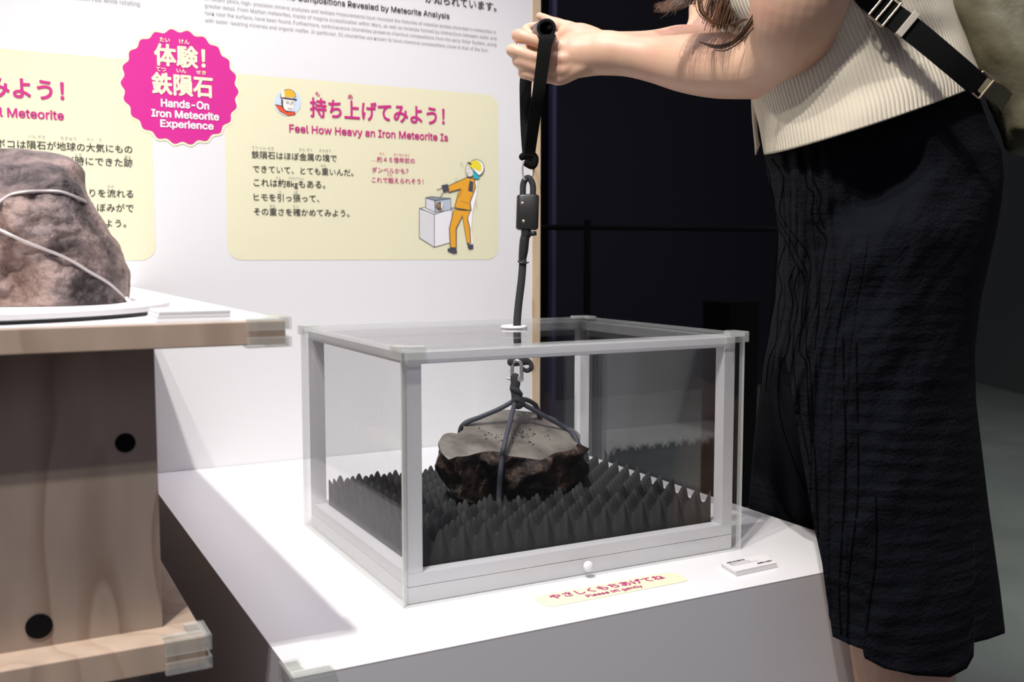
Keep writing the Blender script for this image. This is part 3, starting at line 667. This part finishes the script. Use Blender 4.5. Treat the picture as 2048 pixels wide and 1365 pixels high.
# toggle and shackle
bm = bmesh.new(); tube(bm, [(rp(1024, 724), .0060), (rp(1042, 722), .0062), (rp(1056, 724, .002), .0040)], seg=14, k=4, round_ends=True)
tube(bm, [(rp(1050, 719, .001), .0028), (rp(1059, 724, .001), .0028), (rp(1063, 736, .001), .0030), (rp(1054, 742, .001), .0028), (rp(1046, 738, .001), .0022)], seg=10, k=4, round_ends=True)
tube(bm, [(rp(1058, 735, -.002), .0009), (rp(1068, 741, -.002), .0002)], seg=6)
bmlink('rope_end_knot', bm, M['rope'], lift, smooth=True)
bm = bmesh.new(); tube(bm, [(rp(1026, 762), .0023), (rp(1024, 745), .0023), (rp(1026, 728, -.003), .0023), (rp(1034, 722, -.006), .0023), (rp(1042, 728, -.006), .0023), (rp(1043, 745, -.005), .0023), (rp(1043, 758, -.004), .0023)], seg=12, k=4)
shk = bmlink('shackle', bm, M['steel'], lift, smooth=True)
bm = bmesh.new(); cyl(bm, rp(1016, 758, .003), rp(1042, 758, -.001), .0017, 14); cyl(bm, rp(1041, 758, -.006), rp(1041.3, 758, -.001), .0040, 20); cyl(bm, rp(1012, 757, .004), rp(1017, 758, .003), .0010, 10)
bmlink('shackle_pin', bm, M['steel'], shk, smooth=False, bevel=.0005)
bm = bmesh.new(); tube(bm, [(rp(1030, 756), .0058), (rp(1031, 768), .0060), (rp(1029, 776), .0058), (rp(1032, 786), .0062), (rp(1034, 796), .0070), (rp(1036, 806), .0082)], seg=16, k=4, round_ends=True)
tube(bm, [(rp(1024, 778, -.004), .003), (rp(1034, 781, -.007), .003), (rp(1041, 789, -.003), .003)], seg=10, k=3, round_ends=True)
tube(bm, [(rp(1026, 805, -.003), .003), (rp(1034, 799, -.008), .003), (rp(1043, 808, -.003), .003)], seg=10, k=3, round_ends=True)
bmlink('sling_knot', bm, M['rope'], lift, smooth=True)
def on_met(px, py, off=.003):
    h = on_rock(met_bvh, px, py, off); return h
ctr = Vector((cc.x, cc.y, ZBOT+.03))
def cords():
    L = [KN, rp(1018, 807)]
    a = onplane(930, 850)+PN*.002
    yield 'rope', [KN, KN.lerp(a, .3)+Vector((0, 0, -.002)), KN.lerp(a, .7)+Vector((0, 0, -.001)), a, a+Vector((-.004, .006, -.012)), a+Vector((-.002, .008, -.035))]
    f = [on_met(1010, 895, .004), on_met(1006, 912, .0045), on_met(1003, 935, .004), on_met(1001, 960, .004), on_met(999, 985, .004), on_met(997, 1004, .004)]
    f = [v for v in f if v]
    dmin = min((v-CAM).dot(FWD) for v in f)
    f = [rp(1008, 893, (dmin-DR)+.004)] + [P(px, py, min((on_met(px, py, .004)-CAM).dot(FWD) if on_met(px, py) else 9, dmin+.004)) for px, py in ((1004, 915), (1001, 945), (999, 975), (997, 1006))]
    yield 'rope', [KN, KN.lerp(f[0], .5)]+f
    r = [onplane(1132, 862)+PN*.003, onplane(1147, 876)+PN*.003]
    e1 = (onplane(1150, 884)-CAM).dot(FWD)
    yield 'rope', [KN, KN.lerp(r[0], .5)]+r+[P(1157, 893, e1), P(1159, 912, e1), P(1154, 932, e1+.004), P(1146, 955, e1+.01)]
    b = onplane(1074, 836)+PN*.003
    yield 'rope', [KN, rp(1052, 800, .008), rp(1069, 809, .02), P(1073, 816, (b-CAM).dot(FWD)-.01), P(1078, 829, (b-CAM).dot(FWD)-.004), P(1080, 828, (b-CAM).dot(FWD)+.012)]
for i, (k_, pts) in enumerate(cords()):
    bm = bmesh.new(); tube(bm, [(p, .0029 if j < 3 else .0033) for j, p in enumerate(pts)], seg=12, k=5)
    bmlink('sling_cord', bm, M['rope2'] if i != 3 else M['rope'], lift, smooth=True)

# ------------------------------------------------------------ person
person = empty('person', (.62, -.08, FZ), 'person in cream knit vest and black skirt bending forward to pull the strap handle', 'person')
M['skin'] = mat('skin', srgb('dcb497'), .48, sss=.12, bump=(500, .05, .0004), mottle=(18, srgb('d09e86'), .45, .75))
DH = DR
def S(px): return px*DH/FPX
bm = bmesh.new()
# --- near (left) arm
def T(pts, seg=28, k=6, **kw): tube(bm, [(P(x, y, d), r*d/FPX) for x, y, d, r in pts], seg=seg, k=k, round_ends=True, **kw)
dh = DH-.022
T([(1150, 112, dh, 44), (1185, 108, dh-.006, 43), (1215, 106, dh-.012, 44), (1260, 111, dh-.02, 42), (1310, 119, dh-.03, 46), (1370, 127, dh-.05, 57), (1430, 131, dh-.075, 64), (1490, 131, dh-.105, 66), (1540, 124, dh-.13, 70), (1580, 84, dh-.165, 82), (1592, 30, dh-.200, 92), (1608, -40, dh-.215, 104), (1640, -125, dh-.215, 118), (1680, -205, dh-.17, 120), (1705, -240, dh-.08, 96)])
# palm: flattened block made of four metacarpal columns
mcp = [(1113, 95, dh-.010, 14.5), (1117, 118, dh-.013, 14.5), (1113, 139, dh-.010, 13.5), (1106, 156, dh-.004, 12)]
for i, (x, y, d, r) in enumerate(mcp):
    T([(1200, 96+i*9, dh-.008, 22), (1160, 92+i*14, dh-.010, 20), (x+16, y, d-.001, r+3), (x, y, d, r)], seg=16)
    T([(1200, 96+i*9, dh+.012, 22), (1160, 92+i*14, dh+.014, 20), (x+12, y, dh+.012, r+2)], seg=16)
T([(1190, 80, dh, 24), (1160, 70, dh+.002, 24), (1135, 72, dh+.006, 22), (1120, 80, dh+.008, 16)], seg=16)   # thumb-index web
# fingers: MCP -> PIP (left) -> curl away behind -> tip
fing = [((1076, 84), (1040, 71), 12.8), ((1072, 116), (1029, 101), 12.3), ((1074, 136), (1040, 122), 11.8), ((1070, 154), (1050, 146), 10.5)]
for (x, y, d, r), (m, p, rf) in zip(mcp, fing):
    T([(x+4, y, d, r), (m[0], m[1], d-.004, rf), (p[0], p[1], d-.001, rf*1.06), (p[0]-3, p[1]+2, d+.014, rf*.98), (p[0]+8, p[1]+5, d+.028, rf*.92), (p[0]+26, p[1]+7, d+.034, rf*.85)], seg=16)
# thumb over the tube
T([(1165, 74, dh+.006, 22), (1135, 58, dh+.012, 17), (1110, 48, dh+.022, 11.5), (1092, 38, dh+.030, 9.5), (1079, 32, dh+.034, 8)], seg=16)
# --- far (right) arm
df = DH+.045
T([(1120, 96, df-.01, 34), (1170, 96, df, 38), (1230, 102, df+.02, 38), (1300, 104, df+.05, 42), (1355, 102, df+.075, 50), (1395, 92, df+.09, 46), (1418, 55, df+.10, 44), (1432, 5, df+.105, 54), (1450, -60, df+.10, 60), (1490, -140, df+.10, 66), (1560, -205, df+.08, 70), (1640, -240, df+.03, 70)])
T([(1150, 84, df-.004, 24), (1110, 78, df-.008, 20), (1088, 72, df-.006, 14)], seg=16)
for i, (a, p) in enumerate((((1095, 50), (1062, 56)), ((1085, 98), (1052, 100)), ((1085, 122), (1060, 124)), ((1092, 142), (1070, 143)))):
    T([(1135, 66+i*20, df-.006, 17), (a[0], a[1]+4, df, 11), (p[0]-4, p[1], df-.008, 10.2), (p[0]-8, p[1]+8, df-.022, 9.8), (p[0]+4, p[1]+16, df-.028, 8.5)][:(5 if i == 0 else 3)], seg=14)
T([(1145, 66, df, 20), (1120, 50, df-.004, 13), (1096, 40, df-.010, 9.5)], seg=14)
# --- torso core, neck, head, legs (mostly clothed or outside the frame)
BD = 1.125
loft(bm, [ringpx((1600, 330), (1930, 260), BD, .10, 40), ringpx((1590, 200), (1890, 120), BD, .10, 40), ringpx((1560, 60), (1850, 0), BD, .105, 40), ringpx((1540, -80), (1840, -130), BD, .12, 40), ringpx((1540, -180), (1800, -240), BD, .135, 40), ringpx((1560, -240), (1700, -290), BD, .08, 40)])
T([(1640, -230, BD, 110), (1585, -310, BD-.02, 70), (1525, -390, BD-.04, 62), (1480, -430, BD-.06, 70)])
hcn = P(1440, -480, BD-.07)
for k_, (ox, oy, oz, rad) in enumerate(((0, 0, 0, .088), (-.030, 0, -.025, .078), (-.055, 0, -.055, .052), (.02, 0, .012, .085))):
    bb = bmesh.new(); bmesh.ops.create_icosphere(bb, subdivisions=3, radius=rad); c0 = hcn+RGT*ox+FWD*oy+UPV*oz
    vm = {v_: bm.verts.new(c0+RGT*v_.co.x+FWD*v_.co.y*.86+UPV*v_.co.z) for v_ in bb.verts}
    for f_ in bb.faces: bm.faces.new([vm[v_] for v_ in f_.verts])
    bb.free()
def hp(x, y, z): return hcn+RGT*x+FWD*y+UPV*z
tube(bm, [(hp(-.095, 0, -.010), .008), (hp(-.108, 0, -.034), .010), (hp(-.118, 0, -.048), .012), (hp(-.103, 0, -.056), .008)], seg=12, round_ends=True)       # nose
for s_ in (-1, 1):
    tube(bm, [(hp(.0, s_*.076, .012), .014), (hp(.006, s_*.082, -.005), .014), (hp(-.002, s_*.078, -.024), .009)], seg=10, round_ends=True)               # ears
tube(bm, [(hp(-.098, -.020, -.078), .005), (hp(-.104, 0, -.080), .007), (hp(-.098, .020, -.078), .005)], seg=10, round_ends=True)                          # lips
tube(bm, [(hp(-.070, 0, -.10), .022), (hp(-.085, 0, -.104), .016)], seg=12, round_ends=True)                                                            # chin
def leg(px, d, lx, ly):
    k0 = P(px, 1120, d); foot = Vector((lx, ly, FZ+.045))
    tube(bm, [(P(1760, 360, BD+(d-BD)*.3), .045), (P(px-20, 700, d+.02), .050), (k0, .047), (k0.lerp(foot, .25)+Vector((.012, 0, 0)), .052), (k0.lerp(foot, .62)+Vector((.006, 0, 0)), .040), (k0.lerp(foot, .92), .030), (foot, .034)], seg=24)
    tube(bm, [(foot+Vector((.03, 0, -.02)), .026), (foot+Vector((-.05, 0, -.022)), .028), (foot+Vector((-.13, 0, -.03)), .016)], seg=16, squash=(.8, 1.3), round_ends=True)
leg(1770, 1.06, .545, -.175); leg(1760, 1.22, .70, .06)
bmesh.ops.recalc_face_normals(bm, faces=bm.faces)
me = bpy.data.meshes.new('raw'); bm.to_mesh(me); bm.free()
raw = bpy.data.objects.new('raw', me); COL.objects.link(raw)
rm = raw.modifiers.new('r', 'REMESH'); rm.mode = 'VOXEL'; rm.voxel_size = .0021; rm.use_smooth_shade = True
sm = raw.modifiers.new('s', 'SMOOTH'); sm.factor = .5; sm.iterations = 5
me2 = evaluated(raw); bpy.data.objects.remove(raw)
me2.name = 'body'; body = link('body', me2, M['skin'], person, smooth=True)
# eyes
for s_ in (-1, 1):
    bm = bmesh.new(); tube(bm, [(hp(-.100, s_*.030-.010*0, -.016), .007), (hp(-.103, s_*.030, -.018), .006)], seg=12, round_ends=True); bmlink('eye', bm, M['matte'], person, smooth=True)
# shoes
for lx, ly in ((.535, -.185), (.735, .06)):
    bm = bmesh.new(); f0 = Vector((lx, ly, FZ))
    tube(bm, [(f0+Vector((.055, 0, .038)), .034), (f0+Vector((0, 0, .038)), .038), (f0+Vector((-.08, 0, .030)), .038), (f0+Vector((-.15, 0, .024)), .028)], seg=20, squash=(.8, 1.15), round_ends=True)
    for v_ in bm.verts: v_.co.z = max(v_.co.z, FZ+.001)
    bmlink('shoe', bm, M['black'], person, smooth=True)

# --- skirt
def fabric(name, c, c2):
    m = mat(name, c, .95, spec=.12); n = m.node_tree; b = n.nodes['Principled BSDF']
    tc = n.nodes.new('ShaderNodeTexCoord')
    nz = n.nodes.new('ShaderNodeTexNoise'); nz.inputs['Scale'].default_value = 260; nz.inputs['Detail'].default_value = 4; n.links.new(tc.outputs['Object'], nz.inputs['Vector'])
    mp = n.nodes.new('ShaderNodeMapping'); mp.inputs['Scale'].default_value = (14, 14, 130); n.links.new(tc.outputs['Object'], mp.inputs[0])
    n2 = n.nodes.new('ShaderNodeTexNoise'); n2.inputs['Scale'].default_value = 1; n2.inputs['Detail'].default_value = 3; n.links.new(mp.outputs[0], n2.inputs['Vector'])
    ad = n.nodes.new('ShaderNodeMath'); ad.operation = 'ADD'; n.links.new(nz.outputs[0], ad.inputs[0]); n.links.new(n2.outputs[0], ad.inputs[1])
    bp = n.nodes.new('ShaderNodeBump'); bp.inputs['Strength'].default_value = .9; bp.inputs['Distance'].default_value = .0022; n.links.new(ad.outputs[0], bp.inputs['Height']); n.links.new(bp.outputs[0], b.inputs['Normal'])
    mx = n.nodes.new('ShaderNodeMix'); mx.data_type = 'RGBA'; n.links.new(n2.outputs[0], mx.inputs[0]); mx.inputs[6].default_value = (*c, 1); mx.inputs[7].default_value = (*c2, 1); n.links.new(mx.outputs[2], b.inputs['Base Color'])
    return m
M['skirt'] = fabric('black_navy_crinkle', (.0025, .003, .005), (.0065, .0075, .011))
LR_ = [(150, 1600, 1950), (200, 1560, 1960), (250, 1527, 1978), (300, 1527, 2003), (350, 1535, 2008), (400, 1548, 2004), (450, 1555, 1996), (500, 1556, 1985), (600, 1551, 1962), (700, 1532, 1950), (800, 1517, 1952), (900, 1506, 1964), (1000, 1498, 1976), (1100, 1490, 1988), (1200, 1486, 2000), (1300, 1484, 2010), (1360, 1484, 2016)]
KR = [(150, 1700), (500, 1580), (620, 1562), (700, 1568), (800, 1585), (900, 1600), (1000, 1618), (1060, 1627), (1140, 1643), (1200, 1650), (1270, 1660), (1360, 1672)]
HEM = [(1480, 1270), (1660, 1272), (1700, 1290), (1728, 1300), (1732, 1318), (1770, 1338), (1830, 1352), (1900, 1356), (1934, 1338), (1948, 1312), (1942, 1288), (1975, 1280), (2020, 1264)]
def interp(tab, y, j=1):
    if y <= tab[0][0]: return tab[0][j]
    for a, b in zip(tab, tab[1:]):
        if y <= b[0]:
            t = (y-a[0])/(b[0]-a[0]); return a[j]+(b[j]-a[j])*t
    return tab[-1][j]
def sstep(a, b, x): t = max(0, min(1, (x-a)/(b-a))); return t*t*(3-2*t)
rows = []; NA, NB, NC, ND = 320, 12, 40, 70
corner = Vector((X1+.012, Y0-.012, 0))
ys = [150+(1300-150)*i/150 for i in range(151)]
for iy, y in enumerate(ys):
    L, R, Kx = interp(LR_, y, 1), interp(LR_, y, 2), interp(KR, y, 1)
    w_ = sstep(700, 960, y); bfar = .15; mid_, half = (L+R)/2, (R-L)/2; s_hip = .120+.025*sstep(330, 480, y)
    lowness = max(0, y-1180)/120
    def near(px, wr=True):
        c_ = max(-1, min(1, (px-mid_)/half)); s_ = math.sqrt(max(0, 1-c_*c_))
        d = BD-s_hip*s_
        u_ = (px-L)/(R-L)
        # creases running down the left third and soft folds at the hip
        d += .0035*math.sin(u_*95+1.3*math.sin(y/60)+2*smoothnoise((u_*2, y/150, 0), 1, 2))*math.exp(-((u_-.16)/.13)**2)
        d += .010*smoothnoise((u_*2.2, y/260+u_*1.6, 5), 1.6, 3)*(1-.4*w_)
        d += .0009*math.sin(y/15.5*PI/1+smoothnoise((u_*3, y/200, 2), 1, 1)*3)*sstep(450, 800, y)*sstep(.25, .5, u_)
        for cx, am in ((.045, .6), (.075, 1), (.105, .8), (.15, 1), (.185, 1), (.26, .7), (.34, .35), (.41, .3)):
            wb = .022*am*math.sin(y/47+cx*9)*(1-sstep(620, 900, y))+.006*smoothnoise((cx*9, y/70, 1), 1, 2)
            d += .0042*math.exp(-((u_-cx-wb)/.0042)**2)*sstep(290, 420, y)*(1-.55*sstep(.2, .4, cx))
        d += .016*math.exp(-(((px-(1700+(430-y)*1.1))/60)**2))*math.exp(-((y-400)/90)**2)
        return d
    ring = []
    for i in range(NA):
        px = R+(Kx-R)*i/NA; yy = y
        hem = interp([(a, b) for a, b in HEM], px)
        yy = y if y < 1000 else 1000+(y-1000)/(1300-1000)*(hem-1000)
        d = near(px)
        if w_ > 0:
            yv = ony(px, yy, Y0-.010); dc = (yv-CAM).dot(FWD)
            if px < 1840: d = d+(min(d, dc)-d)*w_
        ring.append(P(px, yy, d))
    pk = ring[-1]; yk = 1000+(y-1000)/300*(interp(HEM, Kx)-1000) if y > 1000 else y
    zz = P(1791, y, 1.1).z
    cpt = Vector((corner.x, corner.y, pk.z))
    for i in range(NB):
        t = (i+1)/NB; a_ = P(Kx-6*t, yk, near(Kx-6*t)); b__ = pk.lerp(cpt, t)
        ring.append(a_.lerp(b__, w_))
    for i in range(NC):
        t = (i+1)/NC; px = (Kx-6)+(L-(Kx-6))*t
        a_ = P(px, y, near(px)+.0*t)
        e1 = onx(L, y, X1+.016); zc = cpt.z+(e1.z-cpt.z)*t
        lin = cpt.lerp(e1, t)
        # visible part follows the ray so that the fabric silhouette stays put
        px2 = 1700+(L-1700)*t; o_ = onx(px2 if t > .35 else px2, y, X1+.014+.010*math.sin(t*22+y/80)*t*(1-t)*2)
        b__ = cpt.lerp(o_, min(1, t*4))
        ring.append(a_.lerp(b__, w_))
    endp = ring[-1]; de = (endp-CAM).dot(FWD)
    for i in range(ND):
        t = (i+1)/(ND+1); th = PI-PI*t; px = mid_+half*math.cos(th)
        yf = y if y < 1000 else 1000+(y-1000)*.86
        base = P(px, yf, BD+(.125+.05*w_)*math.sin(th))
        base2 = base+(endp-P(L, yf, BD))*((1-t)**2)
        base2.x = max(base2.x, base2.x if w_ == 0 else (X1+.016)*w_+base2.x*(1-w_)) if w_ > 0 else base2.x
        ring.append(base2)
    rows.append(ring)
bm = bmesh.new(); loft(bm, rows, cap=False)
sk = bmlink('skirt', bm, M['skirt'], person, smooth=True)
so = sk.modifiers.new('s', 'SOLIDIFY'); so.thickness = .0015; so.offset = -1

# dark cords along the skirt seams, standing for shade in their grooves
M['seam_shade'] = mat('black_seam_shade', (.0012, .0013, .002), .95, spec=.05)
sk_bvh = BVHTree.FromObject(sk, bpy.context.evaluated_depsgraph_get())
SA = lambda L: [(1000+x/1.95, y/1.95) for x, y in L]
SB = lambda L: [(1440+x/2.053, 700+y/2.053) for x, y in L]
seams = [
 SA([(1010, 605), (1035, 690), (1040, 770), (1070, 860), (1110, 930), (1150, 1020), (1190, 1090), (1180, 1180), (1175, 1280), (1168, 1365)])+SB([(355, 60), (362, 200), (375, 380)]),
 SA([(1022, 600), (1052, 680), (1060, 760), (1085, 850), (1125, 920), (1165, 1000), (1200, 1080), (1192, 1180), (1186, 1280)]),
 SA([(1062, 622), (1105, 690), (1100, 760), (1092, 830), (1135, 900), (1182, 960), (1212, 1020), (1208, 1090), (1200, 1180), (1195, 1365)])+SB([(370, 60), (378, 250), (388, 400), (398, 640), (412, 900), (440, 1150)]),
 SA([(1165, 602), (1190, 660), (1196, 720), (1226, 765), (1215, 830), (1240, 890), (1274, 935), (1262, 1010), (1250, 1100), (1242, 1220), (1228, 1365)]),
 SA([(1190, 594), (1215, 640), (1222, 700), (1252, 770), (1244, 830), (1266, 890)]),
 SA([(1088, 890), (1074, 1000), (1070, 1100), (1055, 1200), (1046, 1330)])+SB([(178, 60), (160, 300), (140, 480), (128, 560)]),
 SA([(1112, 960), (1086, 1050), (1100, 1120), (1085, 1200), (1078, 1330)])+SB([(198, 60), (182, 300), (160, 560)]),
 SA([(1150, 1040), (1128, 1100), (1142, 1180), (1130, 1280), (1124, 1365)])+SB([(252, 60), (238, 170), (252, 300), (300, 450), (350, 580)]),
 SA([(1165, 1060), (1150, 1120), (1160, 1200), (1148, 1300)])+SB([(300, 20), (312, 160), (335, 300), (368, 470)]),
 SB([(505, -60), (508, 100), (515, 400), (508, 650), (490, 980), (498, 1170)]),
 SB([(560, -30), (563, 200), (566, 600), (532, 900), (522, 1180)]),
 SB([(640, 600), (640, 850), (618, 1010), (602, 1150)])]
for sq in seams:
    cs_ = catmull([tuple(q) for q in sq], 4); vs = []; last = None
    for x, y in cs_:
        h = on_rock(sk_bvh, x, y, .0002)
        if h is None: continue
        dd = (h-CAM).dot(FWD)
        if last is not None and abs(dd-last) > .03:
            break
        last = dd; vs.append(h)
    if len(vs) > 3:
        bm = bmesh.new(); tube(bm, [(v, .0009) for v in vs], seg=6, k=2); bmlink('seam_shade', bm, M['seam_shade'], sk, smooth=True)

# --- vest (ribbed knit)
M['knit'] = mat('cream_rib_knit', srgb('d3cab6'), .85, spec=.2, bump=(1200, .35, .0008))
VR = [((1531, 307), (1964, 163), .150), ((1522, 255), (1962, 138), .147), ((1509, 205), (1950, 105), .142), ((1490, 140), (1932, 55), .136), ((1455, 60), (1915, 15), .152), ((1424, 0), (1903, -20), .155), ((1405, -80), (1890, -90), .158), ((1410, -150), (1860, -180), .155), ((1450, -220), (1800, -260), .13), ((1520, -275), (1720, -300), .09)]
vr = catmull([(a[0], a[1], b[0], b[1], c) for a, b, c in VR], 7)
NV = 1000; rows = []
for ir, (lx, ly, rx, ry, b) in enumerate(vr):
    ring = []
    hem_t = ir/len(vr)
    for i in range(NV):
        t = 2*PI*i/NV; c = math.cos(t); s = math.sin(t)
        px = (lx+rx)/2+(rx-lx)/2*c; py = (ly+ry)/2+(ry-ly)/2*c+ (14*abs(s)*(1 if s < 0 else .2) if ir < 999 else 0)*(1-hem_t)
        rib = .0011*math.cos(i*2*PI/NV*150)
        fold = .006*math.sin(px/45+py/28)*math.exp(-((py-110)/70)**2)*math.exp(-((px-1690)/110)**2)+.004*smoothnoise((px/120, py/120, 1), 1, 2)
        ring.append(P(px, py, BD+(b+rib-(0 if s > 0 else 0))*s+(fold if s < 0 else 0)))
    rows.append(ring)
bm = bmesh.new(); loft(bm, rows, cap=False)
vest = bmlink('knit_vest', bm, M['knit'], person, smooth=True)
so = vest.modifiers.new('s', 'SOLIDIFY'); so.thickness = .002; so.offset = 1
# placket flap
bm = bmesh.new(); fl = []
for (x0, x1, y) in ((1502, 1524, 180), (1502, 1520, 205), (1504, 1514, 240), (1507, 1516, 270), (1509, 1520, 290), (1510, 1513, 309)):
    fl.append([P(x0, y, 1.135), P((x0+x1)/2, y+2, 1.128), P(x1, y, 1.130), P(x1, y, 1.134), P((x0+x1)/2, y+2, 1.133), P(x0, y, 1.139)])
loft(bm, fl); bmlink('placket_flap', bm, M['knit'], person, smooth=True)
# white top seen between the arms
bm = bmesh.new(); loft(bm, [ringpx((1452, 92), (1560, 92), 1.18, .05, 30), ringpx((1432, 30), (1560, 30), 1.18, .055, 30), ringpx((1418, -20), (1560, -20), 1.18, .06, 30), ringpx((1410, -90), (1560, -90), 1.18, .06, 30)])
M['whitetop'] = mat('white_cotton', (.8, .79, .77), .8)
bmlink('undershirt', bm, M['whitetop'], person, smooth=True)

# --- hair
M['hair'] = mat('dark_brown_hair', srgb('6a4426'), .45, mottle=(60, srgb('38220f'), .4, .65), spec=.4)
bm = bmesh.new()
hcap = hp(.03, 0, .03)
bb = bmesh.new(); bmesh.ops.create_icosphere(bb, subdivisions=3, radius=.112)
vm = {}
for v_ in bb.verts:
    x_, y_, z_ = v_.co
    if x_ < -.03: x_ = -.03+(x_+.03)*.25
    vm[v_] = bm.verts.new(hcap+RGT*x_+FWD*y_*.9+UPV*z_)
for f_ in bb.faces: bm.faces.new([vm[v_] for v_ in f_.verts])
bb.free()
def strand(p0, p1, p2, p3, r, seg=5): tube(bm, [(P(*p0), r), (P(*p1), r), (P(*p2), r*.85), (P(*p3), r*.25)], seg=seg, k=6)
def wisp(pts, d, r):
    tube(bm, [(P(x, y, d), r*(1-.7*k_/(len(pts)-1))) for k_, (x, y) in enumerate(pts)], seg=5, k=5)
for i in range(900):
    t = random.random()
    x0 = 1395+165*t+random.gauss(0, 8); d = 1.035+.06*random.random()
    xe = 1372+142*t+random.gauss(0, 9)
    ye = 22+48*math.exp(-((t-.88)/.2)**2)+26*math.exp(-((t-.45)/.2)**2)-26*(t < .25)+random.gauss(0, 10)
    if .05 < t < .40 and random.random() < .72: ye = random.uniform(-60, -10)
    bx = random.gauss(0, 8)
    wisp([(x0+20, -560), (x0+38, -420), (x0+30, -240), (x0+22+bx, -110), (xe+20, ye-60), (xe, ye)], d, random.uniform(.0006, .0012))
for i in range(170):   # the lock swinging left
    x0 = 1380+random.gauss(0, 12); y3 = random.gauss(16, 7); xe = random.uniform(1306, 1352)
    wisp([(x0+10, -500), (x0+24, -300), (x0+14, -120), (x0+random.gauss(0, 8), -22), (1360+random.gauss(0, 9), 2+random.gauss(0, 5)), (xe, y3)], 1.06, random.uniform(.0005, .0009))
for k_ in range(14):   # loose curved strands crossing the arm
    j = random.gauss(0, 7)
    tube(bm, [(P(q[0], q[1], q[2]), .00045) for q in ((1530+j, -260, 1.04), (1535+j, -80, 1.0), (1528+j, -10, .985), (1508+j, 40, .985), (1478+j, 78, 1.0), (1445+j, 95+j*.6, 1.015), (1415+j*2, 92+j, 1.03))], seg=5, k=6)
for k_ in range(14):
    j = random.gauss(0, 5)
    tube(bm, [(P(*q, 1.02), .0004) for q in ((1400+j, -60), (1398+j, 5), (1408+j, 32), (1432+j, 47), (1462+j, 50), (1490+j, 38))], seg=5, k=6)
bmlink('hair', bm, M['hair'], person, smooth=True)

# ------------------------------------------------------------ shoulder bag
M['olive'] = mat('olive_nylon', srgb('6f6a55'), .5, bump=(25, .5, .006), mottle=(9, srgb('5a563f'), .4, .7))
bag = empty('shoulder_bag', P(2030, 200, 1.06), 'olive nylon bag slung behind the person on a broad black strap', 'bag')
rowsb = [(-170, 1935, 2120), (-120, 1905, 2260), (-40, 1900, 2300), (30, 1912, 2320), (90, 1938, 2330), (150, 1962, 2335), (200, 1980, 2335), (240, 1995, 2330), (280, 2004, 2320), (303, 2012, 2290), (313, 2040, 2240)]
rings = []
for y, L, R in catmull(rowsb, 6):
    b = .085*min(1, max(.12, (318-y)/60))**.5*min(1, max(.2, (y+200)/90))
    ring = []
    for p in ringpx((L, y), (R, y), 1.115, b, 120, .8):
        ring.append(p+(p-P((L+R)/2, y, 1.115)).normalized()*(.010*smoothnoise(p+Vector((0, 0, p.x)), 14, 3)+.004*math.sin(p.z*60+p.x*90)))
    rings.append(ring)
bm = bmesh.new(); loft(bm, rings); bmlink('bag_body', bm, M['olive'], bag, smooth=True)
bm = bmesh.new(); bvh = None
ribbon(bm, [P(1700, -140, .985), P(1722, -30, .972), P(1760, 12, .970), P(1830, 64, .968), P(1900, 122, .975), P(1950, 165, .99), P(1960, 175, .995)], .0255, .0225, .002, (RGT*.62+UPV*.78).normalized())
strap = bmlink('bag_strap', bm, M['web'], bag)
def frame_loop(bm, c, ex_, ey_, w_, h_, r):
    pts = [c+ex_*x*w_/2+ey_*y*h_/2 for x, y in ((-1, -1), (1, -1), (1, 1), (-1, 1))]
    for a, b in zip(pts, pts[1:]+pts[:1]): cyl(bm, a, b, r, 8)
sd = (P(1900, 122, 1)-P(1830, 64, 1)).normalized(); sp_ = (RGT*.62+UPV*.78).normalized(); sp_ = (sp_-sd*sp_.dot(sd)).normalized()
bm = bmesh.new(); c0 = P(1770, 18, .966)-FWD*.0; frame_loop(bm, c0, sp_, sd, .030, .017, .0013); cyl(bm, c0-sp_*.015, c0+sp_*.015, .0011, 8)
bmlink('slider_buckle', bm, M['brass'], strap, bevel=.0003)
bm = bmesh.new(); c0 = P(1816, 48, .9645); q4 = [c0+sp_*a*.0145+sd*b*.0035 for a, b in ((-1, -1), (1, -1), (1, 1), (-1, 1))]
loft(bm, [[p-FWD*.0008 for p in q4], [p+FWD*.0045 for p in q4]]); bmlink('strap_keeper', bm, mat('grey_web_keeper', srgb('b0a79a'), .7), strap, bevel=.0006)
bm = bmesh.new(); c0 = P(1962, 170, .992); frame_loop(bm, c0, sp_, sd, .024, .014, .0012); bmlink('strap_ring', bm, M['brass'], bag, bevel=.0003)
bm = bmesh.new(); ribbon(bm, [P(1962, 168, .994), P(1980, 180, .995), P(1998, 190, 1.01), P(2012, 205, 1.03)], .016, .02, .002, sp_); bmlink('strap_tab', bm, M['olive'], bag)

# ------------------------------------------------------------ dark background things
bar = empty('barrier_rail', (P(1175, 455, 2.9).x, P(1175, 455, 2.9).y, FZ), 'thin black barrier post with a horizontal bar in the dark behind the case', 'barrier')
pb = P(1175, 455, 2.9); q0 = P(1060, 456, 2.9); q1 = P(1700, 456, 3.2)
bm = bmesh.new(); cyl(bm, (pb.x, pb.y, FZ), (pb.x, pb.y, P(1175, 440, 2.9).z), .010, 16); bmlink('post', bm, M['matte'], bar)
bm = bmesh.new(); bl_ = pb.z
cyl(bm, (q0.x, q0.y, bl_), (pb.x, pb.y, bl_), .008, 12); cyl(bm, (pb.x, pb.y, bl_), (q1.x, q1.y, bl_), .008, 12); bmlink('bar', bm, M['matte'], bar)
bm = bmesh.new(); cyl(bm, (pb.x, pb.y, FZ), (pb.x, pb.y, FZ+.012), .12, 32); bmlink('foot_plate', bm, M['matte'], bar)
kb = P(1466, 603, 3.4)
tag(box('black_box', (kb.x-.065, kb.y-.06, FZ), (kb.x+.065, kb.y+.08, kb.z), M['darker'], bevel=.004), 'black box standing on the floor in the dark behind the case', 'box')
